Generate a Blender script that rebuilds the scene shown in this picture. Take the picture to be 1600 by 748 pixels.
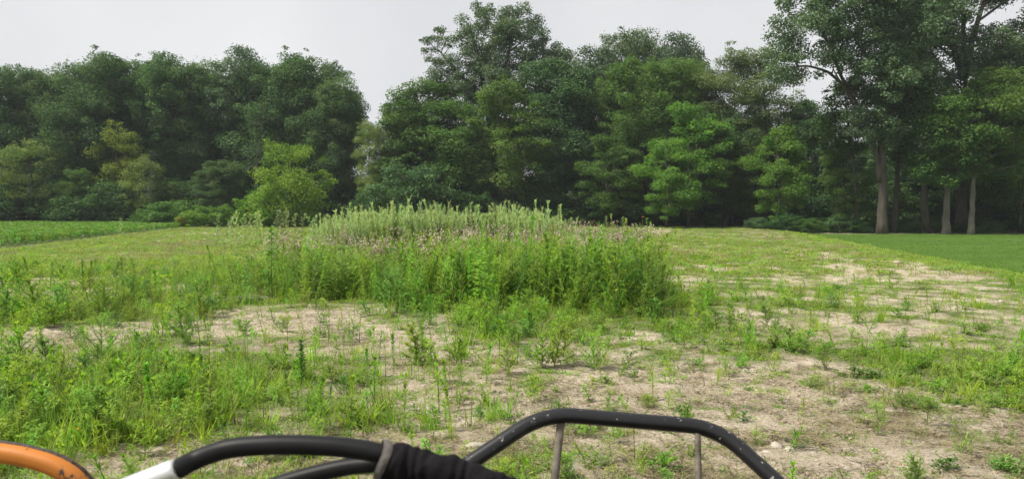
import bpy, math, random
import numpy as np

R = math.radians
sc = bpy.context.scene
for o in list(bpy.data.objects):
    bpy.data.objects.remove(o)

# ---------------------------------------------------------------- camera
F, HZ, EYE = 1186.0, 325.0, 2.0            # focal length in photo pixels, horizon row, eye height
cam_d = bpy.data.cameras.new('camera')
cam = bpy.data.objects.new('camera', cam_d)
sc.collection.objects.link(cam)
cam.location = (0, 0, EYE)
cam.rotation_euler = (R(90) - math.atan((374 - HZ) / F), 0, 0)
cam_d.sensor_width = 36
cam_d.lens = 36 * F / 1600
cam_d.clip_start = 0.05
cam_d.clip_end = 8000
cam_d.dof.use_dof = True
cam_d.dof.focus_distance = 14
cam_d.dof.aperture_fstop = 9.0
sc.camera = cam

# ---------------------------------------------------------------- sky and sun
SUN_EL, SUN_AZ = 55, -106                    # azimuth from +Y (view direction), negative = left
w = bpy.data.worlds.new('World')
sc.world = w
w.use_nodes = True
nt = w.node_tree
nt.nodes.clear()
n_out = nt.nodes.new('ShaderNodeOutputWorld')
n_bg = nt.nodes.new('ShaderNodeBackground')
n_sky = nt.nodes.new('ShaderNodeTexSky')
n_sky.sky_type = 'NISHITA'
n_sky.sun_disc = False
n_sky.sun_elevation = R(SUN_EL)
n_sky.sun_rotation = R(SUN_AZ)
n_sky.air_density = 1.0
n_sky.dust_density = 4.0
n_hs = nt.nodes.new('ShaderNodeHueSaturation')
n_hs.inputs['Saturation'].default_value = 0.3
n_mx = nt.nodes.new('ShaderNodeMix')
n_mx.data_type = 'RGBA'
n_mx.inputs[0].default_value = 0.86         # share of the even cloud veil
n_tc = nt.nodes.new('ShaderNodeTexCoord')
n_nz = nt.nodes.new('ShaderNodeTexNoise')
n_nz.inputs['Scale'].default_value = 3.0
n_nz.inputs['Detail'].default_value = 4
n_cr = nt.nodes.new('ShaderNodeMix')
n_cr.data_type = 'RGBA'
n_cr.inputs[6].default_value = (5.9, 6.05, 6.4, 1)
n_cr.inputs[7].default_value = (9.2, 9.2, 9.2, 1)
nt.links.new(n_tc.outputs['Generated'], n_nz.inputs['Vector'])
nt.links.new(n_nz.outputs['Fac'], n_cr.inputs[0])
nt.links.new(n_sky.outputs['Color'], n_hs.inputs['Color'])
nt.links.new(n_hs.outputs['Color'], n_mx.inputs[6])
nt.links.new(n_cr.outputs[2], n_mx.inputs[7])
nt.links.new(n_mx.outputs[2], n_bg.inputs['Color'])
n_bg.inputs['Strength'].default_value = 0.079
nt.links.new(n_bg.outputs[0], n_out.inputs[0])

sun_d = bpy.data.lights.new('sun', 'SUN')
sun_d.energy = 4.7
sun_d.angle = R(9)
sun_d.color = (1.0, 0.95, 0.86)
sun = bpy.data.objects.new('sun', sun_d)
sc.collection.objects.link(sun)
sun.location = (-30, 30, 60)
sun.rotation_euler = (R(90 - SUN_EL), 0, R(180 - SUN_AZ))   # light travels away from the sun's azimuth

sc.view_settings.view_transform = 'Standard'
sc.view_settings.look = 'None'
sc.view_settings.exposure = 0.5
sc.view_settings.gamma = 1.0
sc.render.engine = 'CYCLES'
cy = sc.cycles
cy.use_denoising = True
cy.max_bounces = 7
cy.diffuse_bounces = 3
cy.glossy_bounces = 2
cy.transmission_bounces = 4
cy.volume_bounces = 0
cy.transparent_max_bounces = 4
cy.use_adaptive_sampling = True
cy.adaptive_threshold = 0.03

# ---------------------------------------------------------------- helpers
rng = np.random.default_rng(7)
UP = np.array([0., 0., 1.])


def nrm(a):
    return a / np.maximum(np.linalg.norm(a, axis=-1, keepdims=True), 1e-9)


_NG = np.random.default_rng(99).random((64, 64))


def vnoise(x, y, s, seed=0):
    x = np.asarray(x, float) / s + seed * 13.37
    y = np.asarray(y, float) / s + seed * 7.91
    xi, yi = np.floor(x).astype(int), np.floor(y).astype(int)
    fx, fy = x - xi, y - yi
    fx, fy = fx * fx * (3 - 2 * fx), fy * fy * (3 - 2 * fy)
    g = lambda i, j: _NG[(xi + i) % 64, (yi + j) % 64]
    return (g(0, 0) * (1 - fx) + g(1, 0) * fx) * (1 - fy) + (g(0, 1) * (1 - fx) + g(1, 1) * fx) * fy


def fbm(x, y, s, seed=0, oct=3):
    v, a, t = 0, 1, 0
    for k in range(oct):
        v = v + a * vnoise(x, y, s / 2 ** k, seed + k * 3.1)
        t += a
        a *= .5
    return v / t


def ss(a, b, x):
    t = np.clip((x - a) / (b - a), 0, 1)
    return t * t * (3 - 2 * t)


def lawn_side(x, y):                         # > 0 on the mown lawn, metres past its edge
    return (x - (15.2 + (y - 22.6) * 0.205)) * .98 + 1.1 * (fbm(y, x * 0 + y * .3, 3.5, 3) - .5)


def bean_side(x, y):                         # > 0 in the bean field
    return (-25.4 - (y - 37.6) * 0.208 - x) * .98 + .4 * (vnoise(y, x * 0, 4, 5) - .5)


def gz(x, y):
    x = np.asarray(x, float)
    y = np.asarray(y, float)
    z = .08 * (fbm(x, y, 7, 1) - .5)
    z = z + .35 * np.exp(-(((x + 2.5) / 9) ** 2 + ((y - 31) / 6) ** 2))
    z = z + .22 * np.exp(-(((x - 4.2) / 2.5) ** 2 + ((y - 29) / 3.0) ** 2))
    z = z - .28 * ss(-1.5, 2.5, lawn_side(x, y))
    z = z * ss(1, 6, np.abs(y) + np.abs(x) * .3)
    return z


def at(px, py, z=0.0):                       # photo pixel -> point on the level plane z
    y = (EYE - z) * F / (py - HZ)
    return (px - 800) / F * y, y


def onrow(px, y):                            # x of a photo column at distance y
    return (px - 800) / F * y


class MB:
    """collects quads (a triangle repeats its last corner in a 3-loop) with a material slot and a random value per vertex"""
    def __init__(self):
        self.v, self.q, self.m, self.r, self.n = [], [], [], [], 0

    def add(self, v, q, mat=0, var=None):
        v = np.asarray(v, float).reshape(-1, 3)
        q = np.asarray(q, int)
        self.v.append(v)
        self.q.append(q + self.n)
        self.m.append(np.full(len(q), mat))
        self.r.append(np.full(len(v), .5) if var is None else np.broadcast_to(var, (len(v),)).astype(float))
        self.n += len(v)
        return self

    def mesh(self, name, mats, smooth=False):
        v = np.concatenate(self.v)
        q = np.concatenate(self.q)
        m = np.concatenate(self.m)
        r = np.concatenate(self.r)
        me = bpy.data.meshes.new(name)
        me.vertices.add(len(v))
        me.vertices.foreach_set('co', v.astype(np.float32).ravel())
        me.loops.add(len(q) * 4)
        me.loops.foreach_set('vertex_index', q.astype(np.int32).ravel())
        me.polygons.add(len(q))
        me.polygons.foreach_set('loop_start', np.arange(0, len(q) * 4, 4, dtype=np.int32))
        me.polygons.foreach_set('material_index', m.astype(np.int32))
        if smooth:
            me.polygons.foreach_set('use_smooth', np.ones(len(q), bool))
        me.update(calc_edges=True)
        a = me.attributes.new('var', 'FLOAT', 'POINT')
        a.data.foreach_set('value', r.astype(np.float32))
        for k in mats:
            me.materials.append(k)
        return me


def strips(mb, base, d, L, W, droop, nseg=2, prof=(.25, 1, .08), mat=0, var=None, fold=0.0):
    """leaf blades: each starts at base, runs along d for length L, bends down, width W at its widest"""
    base = np.atleast_2d(base).astype(float)
    n = len(base)
    d = nrm(np.broadcast_to(d, (n, 3)).astype(float))
    L = np.broadcast_to(L, (n,))[:, None]
    W = np.broadcast_to(W, (n,))[:, None]
    droop = np.broadcast_to(droop, (n,))[:, None]
    side = np.cross(d, UP)
    bad = np.linalg.norm(side, axis=1) < .05
    side[bad] = [1, 0, 0]
    side = nrm(side)
    rows = []
    for k in range(nseg + 1):
        t = k / nseg
        c = base + d * L * t - UP * droop * L * t * t
        h = side * W * .5 * np.interp(t, np.linspace(0, 1, len(prof)), prof)
        rows += [c - h, c + h]
    V = np.stack(rows, 1).reshape(-1, 3)
    st = (np.arange(n) * 2 * (nseg + 1))[:, None]
    Q = np.concatenate([st + np.array([2 * k, 2 * k + 1, 2 * k + 3, 2 * k + 2]) for k in range(nseg)])
    if var is None:
        var = rng.random(n)
    mb.add(V, Q, mat, np.repeat(np.broadcast_to(var, (n,)), 2 * (nseg + 1)))


def rhombs(mb, c, nvec, L, W, mat=0, var=None):
    """flat diamond leaves centred on c with normals nvec"""
    n = len(c)
    nvec = nrm(nvec)
    t = nrm(np.cross(nvec, nrm(rng.normal(size=(n, 3)))))
    b = np.cross(nvec, t)
    L = np.broadcast_to(L, (n,))[:, None] * .5
    W = np.broadcast_to(W, (n,))[:, None] * .5
    V = np.stack([c - t * L, c - b * W + t * L * .15 + nvec * W * .25, c + t * L, c + b * W + t * L * .15 + nvec * W * .25], 1).reshape(-1, 3)
    Q = np.arange(n * 4).reshape(n, 4)
    if var is None:
        var = rng.random(n)
    mb.add(V, Q, mat, np.repeat(var, 4))


def tube(mb, pts, rad, sides=5, mat=0, var=.5, cap=True):
    pts = np.asarray(pts, float)
    n = len(pts)
    rad = np.broadcast_to(rad, (n,)).astype(float)
    T = nrm(np.gradient(pts, axis=0))
    ref = np.array([1., 0, 0]) if abs(T[0][0]) < .8 else np.array([0, 1., 0])
    rings = []
    a = np.linspace(0, 2 * np.pi, sides, endpoint=False)
    u = nrm(np.cross(T[0], ref))
    for k in range(n):
        u = nrm(u - T[k] * np.dot(u, T[k]))
        v = np.cross(T[k], u)
        rings.append(pts[k] + rad[k] * (np.cos(a)[:, None] * u + np.sin(a)[:, None] * v))
    V = np.concatenate(rings)
    Q = []
    for k in range(n - 1):
        for j in range(sides):
            Q.append((k * sides + j, k * sides + (j + 1) % sides, (k + 1) * sides + (j + 1) % sides, (k + 1) * sides + j))
    if cap:
        V = np.concatenate([V, pts[:1], pts[-1:]])
        c0, c1 = n * sides, n * sides + 1
        for j in range(0, sides, 1):
            pass
        for j in range(0, sides - 1, 2):
            Q.append((c0, (j + 2) % sides, j + 1, j))
            b = (n - 1) * sides
            Q.append((c1, b + j, b + j + 1, b + (j + 2) % sides))
    mb.add(V, Q, mat, var)


def bez(a, b, c, n=8):
    t = np.linspace(0, 1, n)[:, None]
    return (1 - t) ** 2 * np.asarray(a) + 2 * t * (1 - t) * np.asarray(b) + t * t * np.asarray(c)


def smooth_path(P, n=40):
    """Catmull-Rom through points"""
    P = np.asarray(P, float)
    Q = np.vstack([2 * P[0] - P[1], P, 2 * P[-1] - P[-2]])
    out = []
    m = len(P) - 1
    per = max(2, n // m)
    for i in range(m):
        p0, p1, p2, p3 = Q[i:i + 4]
        for t in np.linspace(0, 1, per, endpoint=False):
            out.append(.5 * (2 * p1 + (p2 - p0) * t + (2 * p0 - 5 * p1 + 4 * p2 - p3) * t * t + (3 * p1 - p0 - 3 * p2 + p3) * t ** 3))
    out.append(P[-1])
    return np.array(out)


def link(name, me, parent=None, loc=None):
    o = bpy.data.objects.new(name, me)
    sc.collection.objects.link(o)
    if parent is not None:
        o.parent = parent
    if loc is not None:
        o.location = loc
    return o


def tag(o, label=None, cat=None, group=None, kind=None):
    if label:
        o['label'] = label
    if cat:
        o['category'] = cat
    if group:
        o['group'] = group
    if kind:
        o['kind'] = kind
    return o


# ---------------------------------------------------------------- materials
def new_mat(name):
    m = bpy.data.materials.new(name)
    m.use_nodes = True
    m.node_tree.nodes.clear()
    return m, m.node_tree.nodes, m.node_tree.links


def leaf_mat(name, ca, cb, trans=.3, tint=(1.25, 1.35, .6), rough=.55, hue=.03, val=.25, spec=.25):
    m, N, Lk = new_mat(name)
    out = N.new('ShaderNodeOutputMaterial')
    at_ = N.new('ShaderNodeAttribute')
    at_.attribute_name = 'var'
    oi = N.new('ShaderNodeObjectInfo')
    mx = N.new('ShaderNodeMix')
    mx.data_type = 'RGBA'
    mx.inputs[6].default_value = (*ca, 1)
    mx.inputs[7].default_value = (*cb, 1)
    Lk.new(at_.outputs['Fac'], mx.inputs[0])
    hs = N.new('ShaderNodeHueSaturation')
    Lk.new(mx.outputs[2], hs.inputs['Color'])
    for (sock, lo, hi) in (('Hue', .5 - hue, .5 + hue), ('Value', 1 - val, 1 + val)):
        mr = N.new('ShaderNodeMapRange')
        mr.inputs[3].default_value = lo
        mr.inputs[4].default_value = hi
        if sock == 'Hue':
            Lk.new(oi.outputs['Random'], mr.inputs[0])
        else:
            mu = N.new('ShaderNodeMath')
            mu.operation = 'MULTIPLY'
            mu.inputs[1].default_value = 7.31
            fr = N.new('ShaderNodeMath')
            fr.operation = 'FRACT'
            Lk.new(oi.outputs['Random'], mu.inputs[0])
            Lk.new(mu.outputs[0], fr.inputs[0])
            Lk.new(fr.outputs[0], mr.inputs[0])
        Lk.new(mr.outputs[0], hs.inputs[sock])
    p = N.new('ShaderNodeBsdfPrincipled')
    p.inputs['Roughness'].default_value = rough
    p.inputs['Specular IOR Level'].default_value = spec
    Lk.new(hs.outputs[0], p.inputs['Base Color'])
    tr = N.new('ShaderNodeBsdfTranslucent')
    tc = N.new('ShaderNodeMix')
    tc.data_type = 'RGBA'
    tc.blend_type = 'MULTIPLY'
    tc.inputs[0].default_value = 1
    tc.inputs[7].default_value = (*tint, 1)
    Lk.new(hs.outputs[0], tc.inputs[6])
    Lk.new(tc.outputs[2], tr.inputs['Color'])
    ms = N.new('ShaderNodeMixShader')
    ms.inputs[0].default_value = trans
    Lk.new(p.outputs[0], ms.inputs[1])
    Lk.new(tr.outputs[0], ms.inputs[2])
    Lk.new(ms.outputs[0], out.inputs[0])
    return m


def rough_mat(name, stops, scale=6, detail=6, rough=.9, bump=.3, bscale=None, metal=0, spec=.3, coords='Object', stretch=(1, 1, 1), bdist=.02):
    m, N, Lk = new_mat(name)
    out = N.new('ShaderNodeOutputMaterial')
    p = N.new('ShaderNodeBsdfPrincipled')
    p.inputs['Roughness'].default_value = rough
    p.inputs['Metallic'].default_value = metal
    p.inputs['Specular IOR Level'].default_value = spec
    tc = N.new('ShaderNodeTexCoord')
    mp = N.new('ShaderNodeMapping')
    mp.inputs['Scale'].default_value = stretch
    Lk.new(tc.outputs[coords], mp.inputs[0])
    nz = N.new('ShaderNodeTexNoise')
    nz.inputs['Scale'].default_value = scale
    nz.inputs['Detail'].default_value = detail
    nz.inputs['Roughness'].default_value = .65
    Lk.new(mp.outputs[0], nz.inputs['Vector'])
    cr = N.new('ShaderNodeValToRGB')
    e = cr.color_ramp.elements
    while len(e) < len(stops):
        e.new(.5)
    for k, (pos, col) in enumerate(stops):
        e[k].position = pos
        e[k].color = (*col, 1)
    Lk.new(nz.outputs['Fac'], cr.inputs[0])
    Lk.new(cr.outputs[0], p.inputs['Base Color'])
    if bump:
        n2 = N.new('ShaderNodeTexNoise')
        n2.inputs['Scale'].default_value = bscale or scale * 4
        n2.inputs['Detail'].default_value = 5
        Lk.new(mp.outputs[0], n2.inputs['Vector'])
        bp = N.new('ShaderNodeBump')
        bp.inputs['Strength'].default_value = bump
        bp.inputs['Distance'].default_value = bdist
        Lk.new(n2.outputs['Fac'], bp.inputs['Height'])
        Lk.new(bp.outputs[0], p.inputs['Normal'])
    Lk.new(p.outputs[0], out.inputs[0])
    return m


M = {}
# tree foliage
M['walnut'] = leaf_mat('leaf_dark_green', (.054, .110, .046), (.108, .186, .072), .34, hue=.012, val=.14, rough=.65, spec=.12)
M['cotton'] = leaf_mat('leaf_cottonwood', (.060, .106, .056), (.118, .176, .088), .30, rough=.5, spec=.25, hue=.012, val=.14)
M['maple'] = leaf_mat('leaf_mid_green', (.060, .122, .032), (.118, .205, .052), .38, hue=.012, val=.14, rough=.65, spec=.12)
M['bright'] = leaf_mat('leaf_bright_green', (.074, .158, .028), (.148, .252, .048), .42, hue=.012, val=.14, rough=.65, spec=.12)
M['lime'] = leaf_mat('leaf_lime', (.066, .150, .026), (.190, .300, .045), .42, hue=.012, val=.14, rough=.65, spec=.12)
M['olive'] = leaf_mat('leaf_olive', (0.104, 0.171, 0.049), (0.207, 0.275, 0.085), .35, hue=.012, val=.14, rough=.65, spec=.12)
M['yellowish'] = leaf_mat('leaf_yellow_green', (.150, .200, .034), (.270, .310, .066), .38, hue=.012, val=.14, rough=.65, spec=.12)
M['locust'] = leaf_mat('leaf_locust', (.090, .140, .055), (.160, .215, .090), .35, hue=.012, val=.14, rough=.65, spec=.12)
M['shrub'] = leaf_mat('leaf_shrub', (.034, .076, .026), (.070, .135, .040), .32, hue=.012, val=.14, rough=.65, spec=.12)
M['bark'] = rough_mat('bark', [(.3, (.035, .030, .024)), (.7, (.10, .088, .07))], 3, 8, .95, .8, 9, stretch=(1, 1, .25))
M['bark_pale'] = rough_mat('bark_pale', [(.3, (.075, .068, .055)), (.7, (.175, .16, .135))], 3, 8, .95, .7, 9, stretch=(1, 1, .25))
M['deadwood'] = rough_mat('deadwood', [(.3, (.07, .062, .05)), (.7, (.17, .155, .13))], 4, 6, .95, .4)
# weeds
M['weed'] = leaf_mat('weed_green', (.150, .285, .028), (.285, .450, .056), .48)
M['weed_dark'] = leaf_mat('weed_dark_green', (.082, .180, .028), (.160, .290, .048), .45)
M['weed_pale'] = leaf_mat('weed_pale_green', (.280, .365, .190), (.450, .540, .320), .45)
M['weed_silver'] = leaf_mat('weed_silver_green', (.19, .26, .15), (.30, .36, .23), .3)
M['grass'] = leaf_mat('grass_green', (.165, .280, .030), (.315, .435, .066), .48)
M['grass_dry'] = leaf_mat('grass_dry', (.24, .20, .10), (.36, .31, .18), .3, tint=(1, 1, .8), hue=.004)
M['grass_olive'] = leaf_mat('grass_olive', (.165, .245, .045), (.290, .360, .090), .42)
M['red_weed'] = leaf_mat('weed_rust', (.16, .09, .045), (.24, .16, .08), .25, tint=(1, 1, .8), hue=.004)
M['brown_weed'] = leaf_mat('weed_brown', (.050, .042, .022), (.095, .078, .040), .2, tint=(1, 1, .8), hue=.004)
M['fluff'] = leaf_mat('seed_fluff', (.50, .44, .31), (.70, .64, .50), .3, tint=(1, 1, 1), val=.15, hue=.004)
M['umbel'] = leaf_mat('white_umbel', (.55, .56, .46), (.75, .75, .66), .3, tint=(1, 1, 1), val=.1, hue=.004)
M['stem_green'] = leaf_mat('stem_green', (.16, .24, .05), (.26, .33, .09), .1)
M['stem_brown'] = leaf_mat('stem_brown', (.14, .10, .06), (.22, .16, .09), .05, tint=(1, 1, 1), hue=.004)
M['bean'] = leaf_mat('bean_leaf', (.085, .180, .024), (.160, .280, .044), .35)
M['lawn_blade'] = leaf_mat('lawn_blade', (.080, .164, .020), (.132, .232, .034), .38)
M['orange_bloom'] = leaf_mat('orange_bloom', (.65, .22, .04), (.75, .32, .08), .2, tint=(1, 1, 1))
M['stone'] = rough_mat('stone', [(.3, (.30, .26, .21)), (.7, (.50, .45, .38))], 9, 6, .9, .5, 30)
M['stone_white'] = rough_mat('stone_white', [(.3, (.27, .235, .19)), (.7, (.42, .38, .32))], 9, 6, .85, .4, 30)
M['clod'] = rough_mat('soil_clod', [(.3, (.24, .185, .13)), (.7, (.42, .34, .25))], 14, 6, .95, .5, 40)


# ---------------------------------------------------------------- ground
def blob(x, y, cx, cy_, rx, ry):
    return np.exp(-(((x - cx) / rx) ** 2 + ((y - cy_) / ry) ** 2))


SAND = [(-4.2, 13.2, 3.0, 1.7, 1.0), (2.0, 7.0, 1.9, 2.3, 1.1), (5.6, 12.2, 2.6, 1.6, .42), (11.5, 23.5, 4.5, 2.6, .42),
        (-7.6, 11.2, 1.0, .8, .9), (-.7, 7.5, .8, 1.4, .5), (1.0, 12.2, 1.4, .9, .2), (4.0, 7.0, 1.5, 1.6, .5),
        (-2.6, 6.0, .7, .5, .7), (6.5, 17.0, 2.2, 1.2, .22), (-1.0, 10.3, 1.2, .8, .55), (4.3, 20, 1.0, 1.5, .4), (-2.3, 11.2, 1.0, 1.0, .5)]
LUSH = [(-3.8, 8.2, 1.9, 2.4, .52), (-7.5, 14.5, 2.2, 2.0, .55), (-5.3, 7.0, 1.7, 1.7, .52), (0, 17, 5, 3, .8), (.6, 12.6, 1.7, 1.6, .42), (-1.8, 13.6, 1.2, 1.0, .25), (2.6, 12.8, 1.2, .9, .25), (-.3, 12, .7, 1.6, .6), (2.5, 15.5, 1.2, 1.0, .5), (3.8, 11.3, 1.2, .8, .3), (6.2, 15.2, 1.5, .8, .3), (6.3, 7.5, .9, 1.6, .5), (4.5, 16, 1.5, 1.2, .2), (8, 18, 2, 1.5, .2), (5.2, 9.8, 1.2, .8, .18), (3.2, 10.2, .9, .6, .2), (7.5, 13.2, 1.4, .9, .18), (6.0, 9.0, 1.2, 1.2, .2)]


def cover(x, y):
    c = .62 + .75 * (fbm(x, y, 2.6, 2, 4) - .5) + .8 * (vnoise(x, y, .55, 9) - .5) + .55 * (vnoise(x, y, .24, 19) - .5)
    for (cx, cy_, rx, ry, s) in SAND:
        c = c - s * blob(x, y, cx, cy_, rx, ry)
    for (cx, cy_, rx, ry, s) in LUSH:
        c = c + s * blob(x, y, cx, cy_, rx, ry)
    c = c + .16 * ss(24, 40, y) + .15 * ss(-4, -14, x)
    return np.clip(c, 0, 1)


def axis(lo, hi, near_lo, near_hi, fine, growth):
    a = list(np.arange(near_lo, near_hi, fine))
    s, v = fine, near_hi
    while v < hi:
        a.append(v)
        s *= growth
        v += s
    a.append(hi)
    s, v, b = fine, near_lo, []
    while True:
        s *= growth
        v -= s
        if v <= lo:
            break
        b.append(v)
    return np.array([lo] + b[::-1] + a)


gx = axis(-1800, 1800, -9, 9, .085, 1.045)
gy = axis(-1500, 2500, 4.5, 20, .085, 1.03)
GX, GY = np.meshgrid(gx, gy)
GZ = gz(GX, GY)
fine = ss(26, 14, GY) * ss(14, 8, np.abs(GX))
cov = cover(GX, GY)
GZ = GZ + fine * (.05 * (fbm(GX, GY, .55, 21) - .5) + .03 * (vnoise(GX, GY, .19, 23) - .5)) + fine * .03 * ss(.25, .7, cov)
nx, ny = len(gx), len(gy)
ii = np.arange(nx * ny).reshape(ny, nx)
Q = np.stack([ii[:-1, :-1], ii[:-1, 1:], ii[1:, 1:], ii[1:, :-1]], -1).reshape(-1, 4)
gmb = MB().add(np.stack([GX, GY, GZ], -1), Q)


def ground_mat():
    m, N, Lk = new_mat('sandy_field_soil')
    out = N.new('ShaderNodeOutputMaterial')
    p = N.new('ShaderNodeBsdfPrincipled')
    p.inputs['Roughness'].default_value = .95
    p.inputs['Specular IOR Level'].default_value = .15
    tc = N.new('ShaderNodeTexCoord')

    def noise(scale, detail=5, rough=.6, stretch=None):
        n = N.new('ShaderNodeTexNoise')
        n.inputs['Scale'].default_value = scale
        n.inputs['Detail'].default_value = detail
        n.inputs['Roughness'].default_value = rough
        if stretch:
            mp = N.new('ShaderNodeMapping')
            mp.inputs['Scale'].default_value = stretch
            Lk.new(tc.outputs['Object'], mp.inputs[0])
            Lk.new(mp.outputs[0], n.inputs['Vector'])
        else:
            Lk.new(tc.outputs['Object'], n.inputs['Vector'])
        return n

    def ramp(src, stops):
        cr = N.new('ShaderNodeValToRGB')
        e = cr.color_ramp.elements
        while len(e) < len(stops):
            e.new(.5)
        for k, (pos, col) in enumerate(stops):
            e[k].position = pos
            e[k].color = (*col, 1) if len(col) == 3 else col
        Lk.new(src, cr.inputs[0])
        return cr

    def mixc(fac, a, b):
        x = N.new('ShaderNodeMix')
        x.data_type = 'RGBA'
        Lk.new(fac, x.inputs[0])
        Lk.new(a, x.inputs[6])
        Lk.new(b, x.inputs[7])
        return x.outputs[2]
    sand = ramp(noise(30, 9, .8).outputs['Fac'], [(.28, (.22, .175, .13)), (.46, (.47, .405, .315)), (.72, (.67, .60, .49))])
    big = ramp(noise(1.3, 4).outputs['Fac'], [(.35, (.82, .79, .74)), (.62, (1.05, 1.04, 1.02))])
    mul = N.new('ShaderNodeMix')
    mul.data_type = 'RGBA'
    mul.blend_type = 'MULTIPLY'
    mul.inputs[0].default_value = 1
    Lk.new(sand.outputs[0], mul.inputs[6])
    Lk.new(big.outputs[0], mul.inputs[7])
    litter = ramp(noise(26, 7, .7, (.35, 1, 1)).outputs['Fac'], [(.3, (.12, .09, .05)), (.5, (.25, .20, .115)), (.72, (.38, .32, .20))])
    lf = ramp(noise(9, 9, .85).outputs['Fac'], [(.50, (0, 0, 0)), (.60, (.85, .85, .85))])
    av = N.new('ShaderNodeAttribute')
    av.attribute_name = 'var'
    moss = ramp(noise(14, 6, .7).outputs['Fac'], [(.3, (.055, .075, .020)), (.55, (.12, .145, .045)), (.75, (.20, .20, .085))])
    a = mixc(lf.outputs[0], mul.outputs[2], litter.outputs[0])
    cf = ramp(av.outputs['Fac'], [(.42, (0, 0, 0)), (.95, (1, 1, 1))])
    b = mixc(cf.outputs[0], a, moss.outputs[0])
    # lawn and bean field soil by their own masks
    at2 = N.new('ShaderNodeAttribute')
    at2.attribute_name = 'zone'
    z1 = ramp(at2.outputs['Fac'], [(.6, (0, 0, 0)), (.9, (1, 1, 1))])
    z2 = ramp(at2.outputs['Fac'], [(.1, (1, 1, 1)), (.4, (0, 0, 0))])
    wv = noise(.9, 3, .5, (.06, 1, 1))
    lawn = ramp(wv.outputs['Fac'], [(.35, (.058, .118, .016)), (.65, (.092, .168, .024))])
    soil = ramp(noise(6, 6).outputs['Fac'], [(.3, (.06, .10, .03)), (.7, (.13, .16, .06))])
    c = mixc(z1.outputs[0], b, lawn.outputs[0])
    d = mixc(z2.outputs[0], c, soil.outputs[0])
    Lk.new(d, p.inputs['Base Color'])
    bp = N.new('ShaderNodeBump')
    bp.inputs['Strength'].default_value = .9
    bp.inputs['Distance'].default_value = .03
    Lk.new(noise(55, 9, .85).outputs['Fac'], bp.inputs['Height'])
    b2 = N.new('ShaderNodeBump')
    b2.inputs['Strength'].default_value = .6
    b2.inputs['Distance'].default_value = .06
    vo = N.new('ShaderNodeTexVoronoi')
    vo.inputs['Scale'].default_value = 24
    Lk.new(tc.outputs['Object'], vo.inputs['Vector'])
    Lk.new(vo.outputs['Distance'], b2.inputs['Height'])
    Lk.new(b2.outputs[0], bp.inputs['Normal'])
    Lk.new(bp.outputs[0], p.inputs['Normal'])
    Lk.new(p.outputs[0], out.inputs[0])
    return m


gmb.r = [cov.ravel()]
gme = gmb.mesh('ground', [ground_mat()], smooth=True)
zone = .5 + .5 * ss(-.15, .15, lawn_side(GX, GY)) * (GY < 66) - .5 * ss(-.2, .2, bean_side(GX, GY))
za = gme.attributes.new('zone', 'FLOAT', 'POINT')
za.data.foreach_set('value', zone.astype(np.float32).ravel())
tag(link('ground', gme), kind='structure')


# ---------------------------------------------------------------- scattered stuff (nobody could count it)
def proto_obj(name, me):
    return bpy.data.objects.new(name, me)           # stays out of the scene, only a source


def scatter(name, protos, x, y, scale, label, cat, tilt=.15, z=None, idx=None, seed=1):
    r = np.random.default_rng(seed)
    n = len(x)
    me = bpy.data.meshes.new(name)
    me.vertices.add(n)
    zz = gz(x, y) - .012 if z is None else z
    me.vertices.foreach_set('co', np.stack([x, y, zz], -1).astype(np.float32).ravel())
    a = me.attributes.new('rot', 'FLOAT_VECTOR', 'POINT')
    rot = np.stack([r.normal(0, tilt, n), r.normal(0, tilt, n), r.random(n) * 6.283], -1)
    a.data.foreach_set('vector', rot.astype(np.float32).ravel())
    a = me.attributes.new('scl', 'FLOAT', 'POINT')
    a.data.foreach_set('value', np.broadcast_to(scale, (n,)).astype(np.float32))
    a = me.attributes.new('pick', 'INT', 'POINT')
    a.data.foreach_set('value', (r.integers(0, len(protos), n) if idx is None else idx).astype(np.int32))
    o = link(name, me)
    g = bpy.data.node_groups.new(name, 'GeometryNodeTree')
    g.interface.new_socket('Geometry', in_out='INPUT', socket_type='NodeSocketGeometry')
    g.interface.new_socket('Geometry', in_out='OUTPUT', socket_type='NodeSocketGeometry')
    N, Lk = g.nodes, g.links
    gi, go = N.new('NodeGroupInput'), N.new('NodeGroupOutput')
    ip = N.new('GeometryNodeInstanceOnPoints')
    ip.inputs['Pick Instance'].default_value = True
    jn = N.new('GeometryNodeJoinGeometry')
    for p in protos[::-1]:
        oi = N.new('GeometryNodeObjectInfo')
        oi.inputs['Object'].default_value = p
        oi.inputs['As Instance'].default_value = False
        gt = N.new('GeometryNodeGeometryToInstance')
        Lk.new(oi.outputs['Geometry'], gt.inputs[0])
        Lk.new(gt.outputs[0], jn.inputs[0])

    def named(attr, t):
        q = N.new('GeometryNodeInputNamedAttribute')
        q.data_type = t
        q.inputs['Name'].default_value = attr
        return [s for s in q.outputs if s.enabled and s.name == 'Attribute'][0]
    Lk.new(gi.outputs[0], ip.inputs['Points'])
    Lk.new(jn.outputs[0], ip.inputs['Instance'])
    Lk.new(named('rot', 'FLOAT_VECTOR'), ip.inputs['Rotation'])
    Lk.new(named('scl', 'FLOAT'), ip.inputs['Scale'])
    Lk.new(named('pick', 'INT'), ip.inputs['Instance Index'])
    Lk.new(ip.outputs[0], go.inputs[0])
    md = o.modifiers.new('scatter', 'NODES')
    md.node_group = g
    tag(o, label, cat, kind='stuff')
    return o


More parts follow.
